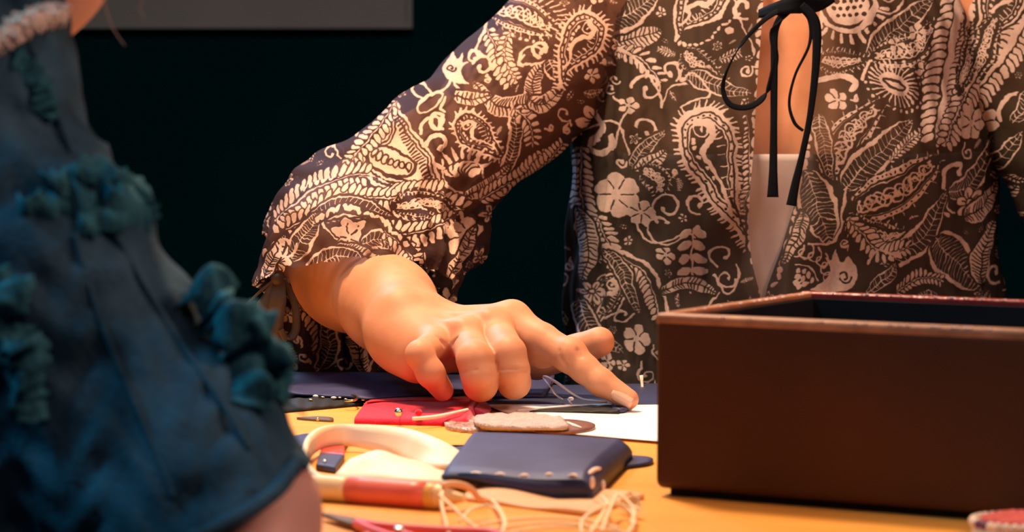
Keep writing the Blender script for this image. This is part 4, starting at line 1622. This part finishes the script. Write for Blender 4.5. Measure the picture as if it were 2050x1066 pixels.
# stray hairs
hs = []
for pts in ([(198, -60, 1.30), (212, 20, 1.30), (228, 60, 1.30), (250, 92, 1.30)], [(294, -60, 1.30), (284, 0, 1.30), (278, 16, 1.30), (290, 36, 1.30)], [(170, -30, 1.30), (160, 10, 1.30), (140, 46, 1.30)]):
    hs.append(tube(smooth_pts([tuple(P(*q)) for q in pts], 10), [.0005, .0004, .0002], 5))
o = mesh('stray_hair', *join(*hs), MAT['hair'], lady)

# ------------------------------------------------------------------ the wooden box
bc = T(1309, 994, 0)
e1 = Vector((.86, -.51, 0))          # along the front
e2 = Vector((.51, .86, 0))           # front to back
BL, BD, BH, BT = .245, .180, .094, .0085
box = empty('wooden_box', bc + e1 * BL / 2 + e2 * BD / 2)
b0 = bc.copy()
def bpanel(name, u0, u1, v0, v1, z0, z1, m, bev, seg=3):
    c = b0 + e1 * (u0 + u1) / 2 + e2 * (v0 + v1) / 2 + Z * (z0 + z1) / 2
    o = mesh(name, *box_vf(c, e1 * (u1 - u0) / 2, e2 * (v1 - v0) / 2, Z * (z1 - z0) / 2), m, box, smooth=False)
    bevel(o, bev, seg)
    return o
ZB = .004
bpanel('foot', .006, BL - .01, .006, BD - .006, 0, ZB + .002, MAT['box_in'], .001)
bpanel('front_panel', 0, BL, 0, BT, ZB, BH - .0022, MAT['box'], .0042, 5)
bpanel('side_panel', 0, BT, BT, BD - BT, ZB, BH - .0022, MAT['box'], .001)
bpanel('side_panel', BL - BT, BL, BT, BD - BT, ZB, BH - .0022, MAT['box'], .001)
bpanel('back_panel', 0, BL, BD - BT, BD, ZB, BH - .0022, MAT['box'], .0025)
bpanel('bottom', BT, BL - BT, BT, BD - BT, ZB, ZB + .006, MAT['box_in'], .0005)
bpanel('front_rim', 0.0, BL, -.0001, BT - .0004, BH - .0066, BH, MAT['box_rim'], .0026, 4)
for u in (.0005, BL - BT + .0005):
    bpanel('side_rim', u, u + BT - .001, BT - .001, BD - BT + .001, BH - .0036, BH, MAT['box_rim'] if u < .1 else MAT['box_red'], .0014)
bpanel('back_rim', 0.0005, BL - .0005, BD - BT + .0004, BD - .0004, BH - .0036, BH + .0004, MAT['box_red'], .0012)
# dark lacquer lining inside
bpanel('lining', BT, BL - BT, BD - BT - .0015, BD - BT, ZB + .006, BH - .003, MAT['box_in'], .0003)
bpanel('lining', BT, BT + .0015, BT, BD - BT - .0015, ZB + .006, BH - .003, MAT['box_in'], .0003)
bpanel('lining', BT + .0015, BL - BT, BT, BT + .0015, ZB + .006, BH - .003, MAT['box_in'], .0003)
# chips and specks in the paint of the rims
cv = []
for i in range(70):
    u, v = float(RNG.uniform(.01, BL - .02)), BD - BT + float(RNG.uniform(.0006, .0022))
    cv.append(ball(b0 + e1 * u + e2 * v + Z * (BH + .0003), float(RNG.uniform(.0003, .0008)), 6, 4, (1.6, 1, .4)))
for i in range(24):
    v = float(RNG.beta(2.2, 1.4)) * (BD - BT)
    cv.append(ball(b0 + e1 * (BT - .0016) + e2 * v + Z * (BH - .0004), float(RNG.uniform(.0004, .0013)), 6, 4, (1.0, 1.8, .5)))
for i in range(26):
    u = float(RNG.uniform(.03, .24))
    cv.append(ball(b0 + e1 * u + e2 * .0008 + Z * (BH - .0006), float(RNG.uniform(.0004, .0009)), 6, 4, (1.8, 1, .5)))
o = mesh('paint_chip', *join(*cv), MAT['chip'], box)
o['kind'] = 'stuff'
tag(box, 'open brown lacquered wooden box with a worn rim', 'box')


def quad(a, b, c, d, z=0.0):
    return [T(*q, z) for q in (a, b, c, d)]


def wav(a, b, c, seed=0.0):
    return lambda u, v: a * math.sin(u * 9 + v * 4 + seed) + b * math.sin(u * 17 - v * 11 + seed) + c * math.sin(v * 14 + u * 3 + seed)


# ------------------------------------------------------------------ navy leather under the hand
n1 = wav(.0006, .0004, .0004, 1)
cs = cushion(*quad((560, 802), (1090, 803), (1110, 769), (565, 768)), lambda u, v: .0042 + .0042 * v * (1 - .6 * u) + n1(u, v) * .6, lambda u, v: .0020, 60, 24)
tag(mesh('leather_sheet', *cs, MAT['navy']), 'navy leather sheet lying under the curled fingers', 'leather', 'navy leather sheets under the hand')
cs = cushion(*quad((880, 818), (1350, 824), (1350, 772), (905, 780)), lambda u, v: .0018 + .0002 * math.sin(u * 20), lambda u, v: 0.0001, 50, 16)
tag(mesh('leather_sheet', *cs, MAT['navy_dark']), 'darker navy leather sheet lying under the index finger', 'leather', 'navy leather sheets under the hand')
# folded flap at the back left
cs = cushion(*quad((560, 790), (735, 800), (1000, 786), (560, 768), .0052), lambda u, v: .0012 + .0008 * math.sin(v * 3) + n1(u, v) * .6, lambda u, v: 0.0, 50, 14)
tag(mesh('leather_flap', *cs, MAT['navy']), 'thin navy leather flap on the sheet beside the little finger', 'leather')

# black strap with rings and beads, left of the red felt
q = [T(560, 812), T(640, 809), T(700, 808), T(745, 803)]
cs = cushion(*quad((560, 829), (745, 812), (752, 798), (560, 802)), lambda u, v: .0016 + .0035 * math.sin(PI * min(1, v * 1.1 + .02)) * (1 - .4 * u) + .0003 * math.sin(u * 40), lambda u, v: 0.0001, 40, 12)
st = empty('beaded_strap', T(650, 815))
mesh('strap', *cs, MAT['black'], st)
for (x, y, r) in ((622, 801, .0009), (634, 794, .0015), (646, 796, .0009), (668, 797, .0011), (680, 797, .0009), (692, 800, .0008)):
    mesh('bead', *ball(T(x, y, .0052), r, 10, 6, (1.8, 1, .8)), MAT['thread_white'] if r > .001 else MAT['brass'], st)
ring = [T(690, 802, .006), T(702, 803, .0062), T(712, 801, .0066), T(716, 797, .007), T(712, 793, .0072), T(704, 792, .007)]
mesh('ring', *tube(smooth_pts([tuple(a) for a in ring], 8), .0007, 8), MAT['brass'], st)
mesh('ring', *tube(smooth_pts([tuple(T(*a, .0045)) for a in ((724, 801), (731, 801), (737, 798))], 6), .0006, 8), MAT['brass'], st)
tag(st, 'black strap with small beads and a brass ring', 'strap')

# small dark blade on the table at the left
bl = empty('knife_tip', T(630, 843))
vf = plate([T(594, 841), T(612, 840), (T(640, 839)), T(664, 841), T(666, 846), T(640, 845), T(612, 843)], .0016, None, 3)
mesh('blade', *vf, MAT['dark_steel'], bl)
mesh('rivet', *ball(T(636, 840, .0022), .0010, 10, 6), MAT['brass'], bl)
tag(bl, 'small dark pointed metal tip on the table beside the red felt', 'blade')

# ------------------------------------------------------------------ red felt with pins
c00, c10, c11, c01 = quad((709, 850), (940, 855), (972, 804), (742, 803))
def felt_top(u, v):
    h = .0038 + .0006 * math.sin(u * 8) * v
    h += .0045 * math.exp(-((u - .955) / .035) ** 2) * (.35 + .65 * v)
    h -= .0022 * max(0, (u - .975) / .025)
    if v < .06:
        h -= .0012 * (1 - v / .06) ** 2
    return h
felt = empty('felt_pad', T(840, 830))
mesh('felt', *cushion(c00, c10, c11, c01, felt_top, lambda u, v: 0.0001, 60, 24), MAT['felt'], felt)
cs = cushion(*quad((728, 812), (752, 806), (985, 800), (752, 797), .0038), lambda u, v: .0010 + .0004 * math.sin(u * 6), lambda u, v: -.001, 24, 6)
mesh('flap', *cs, MAT['felt'], felt)
cs = cushion(*quad((950, 836), (974, 840), (984, 826), (966, 812)), lambda u, v: .0055 - .003 * u, lambda u, v: .001, 12, 8)
mesh('turned_edge', *cs, MAT['felt'], felt)
tag(felt, 'folded crimson felt pad with pins lying on it', 'felt')
def pin(name, head, tail, r, hm, label):
    e = empty(name, head)
    mesh('head', *ball(head, r, 16, 12), hm, e)
    mesh('shaft', *tube(np.array([tuple(head), tuple((head + tail) / 2), tuple(tail)]), .0004, 6), MAT['steel'], e)
    tag(e, label, 'pin', 'pins on the felt pad')
pin('pin', T(798, 826, .0085), T(806, 818, .0058), .0027, MAT['steel'], 'pin with a round silver head on the red felt')
pin('pin', T(838, 827, .0078), T(842, 820, .0058), .0023, MAT['felt'], 'pin with a small red head on the red felt')
q = smooth_pts([tuple(T(*a)) for a in ((826, 839, .0062), (855, 837, .0064), (890, 832, .0066), (936, 821, .0068))], 8)
tag(mesh('curved_needle', *tube(q, [.0011, .0012, .0012, .0010], 8), MAT['stitch']), 'pale curved needle lying across the red felt', 'needle')

# ------------------------------------------------------------------ paper
cs = cushion(*quad((1120, 874), (1345, 893), (1360, 817), (970, 817)), lambda u, v: .0021 + .0002 * math.sin(u * 7), lambda u, v: .0018, 24, 12)
tag(mesh('paper_sheet', *cs, MAT['paper']), 'sheet of white paper on the table beside the box', 'paper')

# piece of dark leather under the fingertip, wire loop and threads
cs = cushion(*quad((1060, 826), (1238, 829), (1270, 812), (1120, 815), .0022), lambda u, v: .0008 + .0028 * math.sin(PI * v) * u + .0010 * abs(math.sin(u * 14)) * u, lambda u, v: 0.0, 40, 10)
lt = empty('leather_tongue', T(1170, 820, .002))
mesh('tongue', *cs, MAT['black'], lt)
mesh('edge_thread', *tube(smooth_pts([tuple(T(*a)) for a in ((1035, 822, .0026), (1080, 819, .0032), (1130, 815, .004), (1180, 812, .0048), (1225, 811, .0058))], 8), [.0007, .0011, .0009, .0007], 6), MAT['thread_white'], lt)
mesh('turned_end', *plate([T(1225, 820, .003), T(1262, 812, .003), T(1268, 806, .004), T(1258, 822, .003), T(1238, 827, .0025)], .0022, lambda u, v: .0012 * u, 4), MAT['navy'], lt)
tag(lt, 'dark leather tongue with a pale thread edge pinned by the fingertip', 'leather')
th = empty('needle_thread', T(1120, 805, .003))
mesh('strand', *tube(smooth_pts([tuple(T(*a)) for a in ((1126, 801, .004), (1112, 790, .010), (1102, 776, .014), (1088, 757, .018), (1096, 756, .019), (1120, 770, .016), (1142, 786, .012), (1165, 799, .008), (1190, 803, .007), (1214, 806, .0065))], 8), [.0007, .0006, .0006, .0009, .0009, .0007, .0007, .0007], 6), MAT['thread_white'], th)
mesh('strand', *tube(smooth_pts([tuple(T(*a)) for a in ((1137, 800, .006), (1142, 807, .005), (1147, 814, .004))], 5), .0007, 6), MAT['thread_white'], th)
mesh('knot', *ball(T(1143, 799, .006), .0016, 10, 7, (1.2, 1, .8)), MAT['thread_white'], th)
tag(th, 'loop of white thread standing up under the index finger', 'thread')
for (x, y0, y1) in ((1284, 752, 777),):
    tag(mesh('needle', *tube(np.array([tuple(T(x + 2, y1, .001)), tuple(P(x + 1, (y0 + y1) / 2, T(x, y1).y)), tuple(P(x, y0, T(x, y1).y))]), [.0010, .0011, .0013], 8), MAT['stitch']), 'pale needle standing upright in the navy leather beside the box', 'needle')
for k, (x, y) in enumerate(((1075, 763), (1300, 783))):
    pass

# ------------------------------------------------------------------ brown ovals and the suede piece
def oval(cx, cy, rx, ry, z=0.0, n=28, wob=0.0, seed=0):
    g = random.Random(seed)
    return [T(cx + rx * math.cos(2 * PI * i / n) * (1 + g.uniform(-wob, wob)), cy + ry * math.sin(2 * PI * i / n) * (1 + g.uniform(-wob, wob)), z) for i in range(n)]
ov = empty('leather_oval', T(1130, 856))
mesh('disc', *plate(oval(1118, 858, 74, 13, .0022), .0018, None, 2), MAT['brown'], ov)
mesh('scratch', *tube(smooth_pts([tuple(T(*a, .0044)) for a in ((1136, 846), (1150, 853), (1164, 857))], 6), [.0006, .0012, .0004], 6), MAT['stitch'], ov)
tag(ov, 'polished brown leather oval half under the grey suede piece', 'leather')
mi = mesh('crinkled_oval', *plate(oval(950, 855, 60, 13, .0002, 34, .05, 3), .0026, lambda u, v: .0008 * math.sin(v[0] * 900) * math.sin(v[1] * 500), 2, rings=8), MAT['mica'])
tag(mi, 'crinkled brown and pink oval beside the red felt', 'leather')
su = empty('suede_piece', T(1040, 850))
so = [(948, 846), (956, 838), (985, 835), (1040, 834), (1100, 837), (1122, 843), (1137, 855), (1128, 862), (1060, 862), (985, 860), (957, 854)]
mesh('pad', *plate([T(x, y, .0050) for x, y in so], .0022, lambda u, v: .0005 * math.sin(v[0] * 700) + .0004 * math.sin(v[1] * 300 + v[0] * 333), 5, rings=8), MAT['suede'], su)
mesh('underside', *plate([T(x, y + 3, .0030) for x, y in so], .0022, None, 5), MAT['suede_edge'], su)
tag(su, 'rough grey taupe suede piece stacked on the brown ovals', 'leather')

# ------------------------------------------------------------------ the navy pouch
pouch = empty('leather_pouch', T(1070, 940))
c00, c10, c11, c01 = T(880, 984), T(1186, 1010), T(1266, 925), T(938, 908)
def pw(u, v):
    return u, v + .06 * math.sin(PI * u) * (1 - v) * -.3
def ptop(u, v):
    e = min(1, min(u / .05, (1 - u) / .07)) ** .5 if 0 < u < 1 else 0
    f = min(1, v / .10 + .25) ** .6
    g = min(1, (1 - v) / .06 + .15) ** .5
    h = .0105 + .0030 * v + .0040 * u * (1 - v) + .0012 * math.sin(u * 7 + v * 4) * (1 - v) + .0030 * math.sin(PI * u) * math.sin(PI * v)
    return .003 + (h - .003) * (.35 + .65 * e) * (.55 + .45 * f) * (.5 + .5 * g)
def pbot(u, v):
    s = max(0, 1 - v / .35)
    return .0012 + s * (.0036 + .0028 * math.sin(u * 6.2 + .6) - .004 * max(0, (u - .55) / .45) ** 1.2)
mesh('body', *cushion(c00, c10, c11, c01, ptop, pbot, 70, 40, pw), MAT['navy'], pouch)
# dark lip of the opening along the front
q = [c00 * (1 - u) + c10 * u + Z * (pbot(u, 0) + .0012) + Vector((0, -.0012, 0)) for u in np.linspace(.02, .99, 40)]
mesh('lip', *tube(np.array([tuple(a) for a in q]), .0012, 8), MAT['navy_dark'], pouch)
q0 = [c00 * (1 - u) + c10 * u for u in np.linspace(.12, .985, 40)]
V, F = [], []
for i, a in enumerate(q0):
    u = .12 + .865 * i / 39
    for z in (pbot(u, 0) + .0012, (pbot(u, 0) + ptop(u, .02)) / 2, ptop(u, .03) - .0004):
        V.append(a + Z * z + Vector((0.0003, -.0014, 0)))
for i in range(39):
    for j in range(2):
        F.append([i * 3 + j, (i + 1) * 3 + j, (i + 1) * 3 + j + 1, i * 3 + j + 1])
o = mesh('front_edge', V, F, MAT['navy_dark'], pouch)
solidify(o, .001)
def pouch_top(px, py):
    """where the ray of a pixel meets the top of the pouch"""
    best = None
    for zz in np.linspace(.022, .002, 60):
        w = T(px, py, zz)
        A = np.array([[c10.x - c00.x, c01.x - c00.x], [c10.y - c00.y, c01.y - c00.y]])
        uv = np.array((.5, .5))
        for _ in range(12):
            u, v = uv
            b = c00 * (1 - u) * (1 - v) + c10 * u * (1 - v) + c11 * u * v + c01 * (1 - u) * v
            r = np.array((w.x - b.x, w.y - b.y))
            du = (c10 - c00) * (1 - v) + (c11 - c01) * v
            dv = (c01 - c00) * (1 - u) + (c11 - c10) * u
            J = np.array([[du.x, dv.x], [du.y, dv.y]])
            uv = uv + np.linalg.solve(J, r)
        u, v = uv
        if 0 <= u <= 1 and 0 <= v <= 1 and ptop(u, v) >= zz - .0003:
            return w
    return T(px, py, .012)
for (x0, y0, x1, y1) in ((938, 951, 968, 953), (988, 955, 1012, 953), (1038, 957, 1060, 956), (1090, 955, 1108, 954), (1137, 957, 1157, 956), (1178, 950, 1202, 939)):
    a, b = pouch_top(x0, y0), pouch_top(x1, y1)
    mesh('stitch', *tube(smooth_pts([tuple(a), tuple((a + b) / 2 + Z * .0009), tuple(b)], 4), [.0006, .0011, .0012, .0011, .0006], 8), MAT['stitch'], pouch)
for (x, y, d, w) in ((1186, 967, 1.482, .0016), (1208, 972, 1.500, .0013)):
    c = P(x, y, d)
    mesh('stitch', *ball(c, w, 10, 8, (.8, .9, 1.9)), MAT['stitch'], pouch)
# tan lining flap under the front
V, F = cushion(T(925, 1004), T(1175, 1036), T(1290, 1000), T(955, 960), lambda u, v: .0014 + .0030 * math.sin(PI * min(1, u * 1.6)) * math.sin(PI * v) + .0008 * math.sin(u * 9) + .0010 * u, lambda u, v: .0002, 50, 16)
mesh('lining_flap', V, F, MAT['tan'], pouch)
mesh('cord_loop', *tube(smooth_pts([tuple(T(*a)) for a in ((886, 975, .012), (900, 970, .013), (925, 972, .012), (945, 982, .009), (958, 997, .005), (972, 1002, .003))], 8), [.0016, .0018, .0018, .0016, .0012], 8), MAT['tan'], pouch)
# cream strap coming out of the pouch, looping round to the left
def turning(n, dirs):
    d = smooth_pts(dirs, 10)
    k = np.linspace(0, len(d) - 1, n)
    i = np.minimum(k.astype(int), len(d) - 2)
    return d[i] + (d[i + 1] - d[i]) * (k - i)[:, None]
q = smooth_pts([tuple(T(*a)) for a in ((965, 930, .004), (915, 925, .0050), (860, 915, .006), (800, 888, .008), (740, 876, .0090), (685, 872, .0095), (642, 878, .0098), (616, 900, .0092), (612, 935, .0080), (632, 968, .0062), (680, 978, .0055), (740, 984, .005))], 10)
V, F = band(q, turning(len(q), [(.1, 1, .0), (.1, 1, .15), (.1, .8, .6), (0, .5, 1), (0, .1, 1), (0, 0, 1), (0, 0, 1), (0, 0, 1), (0, .3, 1), (0, .6, .8)]), [.030, .028, .022, .016, .013, .012, .0115, .0115, .011, .010, .010], .0026)
mesh('strap', V, F, MAT['cream'], pouch)
q = smooth_pts([tuple(T(*a)) for a in ((960, 958, .004), (910, 960, .0052), (850, 955, .0065), (790, 945, .0075), (745, 940, .0075), (710, 940, .006), (684, 943, .0045))], 10)
V, F = band(q, turning(len(q), [(0, 1, .1), (0, 1, .1), (0, 1, .25), (0, 1, .35), (0, 1, .3)]), [.024, .026, .027, .028, .029, .027, .016], .0028)
mesh('strap', V, F, MAT['cream'], pouch)
tag(pouch, 'navy leather pouch with pale stitches and a cream strap', 'pouch')

# scraps of navy leather around the pouch
tag(mesh('leather_scrap', *plate([T(x, y) for x, y in ((1225, 944), (1262, 940), (1300, 934), (1307, 926), (1285, 921), (1230, 921))], .0022, None, 5), MAT['navy']), 'pointed navy leather scrap sticking out behind the pouch towards the box', 'leather')
tag(mesh('leather_scrap', *plate([T(x, y) for x, y in ((800, 900), (830, 887), (860, 886), (880, 896), (905, 903), (950, 899), (950, 912), (880, 912))], .0022, None, 5), MAT['navy']), 'navy leather scrap behind the cream strap', 'leather')
tag(mesh('leather_scrap', *plate([T(x, y) for x, y in ((545, 890), (590, 880), (620, 876), (640, 890), (600, 905), (550, 910))], .0022, None, 5), MAT['navy']), 'navy leather scrap beside the denim sleeve', 'leather')
tag(mesh('red_scrap', *plate([T(x, y) for x, y in ((560, 912), (612, 908), (616, 930), (570, 935))], .0022, None, 4), MAT['red']), 'red scrap between the denim sleeve and the cream strap', 'leather')
kf = empty('striped_tag', T(660, 925))
cs = cushion(*quad((632, 944), (672, 950), (690, 925), (640, 920)), lambda u, v: .004, lambda u, v: 0.0001, 12, 8)
bevel(mesh('tag_end', *cs, MAT['navy_dark'], kf), .001)
cs = cushion(*quad((640, 920), (690, 925), (690, 906), (645, 905)), lambda u, v: .0042, lambda u, v: 0.0001, 12, 8)
bevel(mesh('red_stripe', *cs, MAT['red'], kf), .001)
cs = cushion(*quad((645, 905), (690, 906), (700, 890), (650, 889)), lambda u, v: .004, lambda u, v: 0.0001, 12, 8)
bevel(mesh('tag_end', *cs, MAT['navy'], kf), .001)
mesh('snap', *ball(T(650, 925, .0046), .0011, 10, 8), MAT['steel'], kf)
tag(kf, 'navy and red striped tag with a snap inside the cream loop', 'tag')

# ------------------------------------------------------------------ pencil
pa, pb = T(588, 973, .0065), T(932, 999, .0065)
ax = (pb - pa)
pen = empty('pencil', T(750, 998))
def seg(u0, u1, radii, m, name):
    a, b = pa + ax * u0, pa + ax * u1
    n = max(4, len(radii) * 3)
    pts = np.array([tuple(a * (1 - t) + b * t) for t in np.linspace(0, 1, n)])
    mesh(name, *tube(pts, radii, 24), m, pen)
seg(0.0, .335, [.0055, .0065, .0065], MAT['pencil'], 'barrel')
seg(.335, .79, [.0068, .0068], MAT['coral'], 'grip')
seg(.79, .835, [.0067, .0066], MAT['gold'], 'ring')
seg(.835, 1.0, [.0064, .0052, .0032, .0016], MAT['pencil'], 'cone')
tag(pen, 'thick cream pencil with a coral grip lying before the pouch', 'pencil')

# ------------------------------------------------------------------ scissors
sc = empty('scissors', T(820, 1056))
for s, off in ((1, 0), (-1, 6)):
    V, F = plate([T(645, 1034 + off * .3, .002), T(690, 1040 + off, .002), T(745, 1050 + off, .002), T(760, 1058 + off, .002), T(700, 1048 + off, .002)], .0016, None, 3)
    mesh('blade', V, F, MAT['dark_steel'], sc)
for pts in ([(715, 1048, .004), (760, 1055, .005), (830, 1060, .005), (900, 1064, .005), (980, 1068, .005), (1010, 1085, .005), (960, 1100, .005), (880, 1094, .005), (800, 1070, .005)],
            [(715, 1050, .004), (745, 1064, .005), (790, 1080, .005), (850, 1100, .005), (880, 1130, .005), (800, 1140, .005), (740, 1110, .005), (735, 1075, .005)]):
    mesh('handle', *tube(smooth_pts([tuple(T(*a)) for a in pts], 8, False), .0024, 10), MAT['pink'], sc)
mesh('screw', *ball(T(800, 1060, .0075), .0026, 12, 8, (1.2, 1, .5)), MAT['steel'], sc)
tag(sc, 'small scissors with pink handles and dark pointed blades', 'scissors')

# ------------------------------------------------------------------ tangle of pale thread
tt = empty('thread_tangle', T(1080, 1050))
loops = [
    [(885, 985, .010), (884, 1010, .010), (892, 1045, .006), (900, 1075, .004)],
    [(880, 992, .012), (905, 1015, .010), (940, 1048, .006), (985, 1075, .003)],
    [(920, 1045, .004), (945, 1020, .006), (980, 1014, .007), (1004, 1030, .006), (1008, 1060, .004), (990, 1078, .003)],
    [(985, 1002, .004), (1000, 1020, .006), (1012, 1050, .005), (1000, 1075, .003)],
    [(960, 1052, .003), (1020, 1042, .004), (1100, 1038, .004), (1180, 1044, .003), (1240, 1060, .003)],
    [(980, 1060, .003), (1060, 1050, .004), (1130, 1048, .004), (1200, 1058, .003)],
    [(1000, 1072, .003), (1080, 1058, .004), (1160, 1056, .004), (1250, 1068, .003)],
    [(1165, 1070, .004), (1165, 1045, .007), (1190, 1022, .009), (1230, 1010, .008), (1260, 1020, .006), (1270, 1045, .004), (1255, 1070, .003)],
    [(1205, 1065, .004), (1215, 1035, .007), (1228, 1005, .010), (1236, 992, .011), (1252, 1000, .010), (1270, 1025, .006), (1262, 1050, .004)],
    [(1180, 1070, .003), (1200, 1040, .006), (1215, 1010, .008), (1205, 995, .008)],
]
for pts in loops:
    mesh('strand', *tube(smooth_pts([tuple(T(*a)) for a in pts], 9), .0009, 7), MAT['thread'], tt)
# frayed end: a fan of fine fibres
fib = []
for i in range(26):
    t = i / 25
    a = T(1235 + 10 * t, 1015 + 4 * t, .003)
    b = T(1262 + 22 * math.sin(t * 2.4), 985 + 45 * t, .012 - .009 * t)
    m_ = (a + b) / 2 + Vector((0, 0, .002 * math.sin(i)))
    fib.append(tube(smooth_pts([tuple(a), tuple(m_), tuple(b)], 4), .0004, 4))
o = mesh('frayed_end', *join(*fib), MAT['thread'], tt)
o['kind'] = 'stuff'
tag(tt, 'tangle of pale cream thread loops in front of the pouch', 'thread')

# ------------------------------------------------------------------ round embroidered pad at the lower right
pc = T(2042, 1076)
pd = empty('embroidered_pad', pc)
R1, R2 = .0225, .0235
ring_o = [pc + Vector((R1 * math.cos(a), R2 * math.sin(a), 0)) for a in np.linspace(0, 2 * PI, 36, endpoint=False)]
mesh('base', *plate(ring_o, .0065, lambda u, v: .002 * math.sin(PI * u / 2), 1, rings=6), MAT['rim_white'], pd)
ring_i = [pc + Vector((R1 * .80 * math.cos(a), R2 * .80 * math.sin(a), .0068)) for a in np.linspace(0, 2 * PI, 36, endpoint=False)]
mesh('yarn_top', *plate(ring_i, .0022, lambda u, v: .003 * math.sin(PI * u / 2) + .0005 * math.sin(v[0] * 1500 + v[1] * 300), 1, rings=8), MAT['yarn'], pd)
for i in range(34):
    a = 2 * PI * i / 34
    mesh('bead', *ball(pc + Vector((R1 * .97 * math.cos(a), R2 * .97 * math.sin(a), .0072)), .0022, 8, 6), MAT['purple'] if i in (19, 20) else MAT['rim_white'], pd)
tag(pd, 'round pad with rose yarn and a rim of pale beads', 'pad')
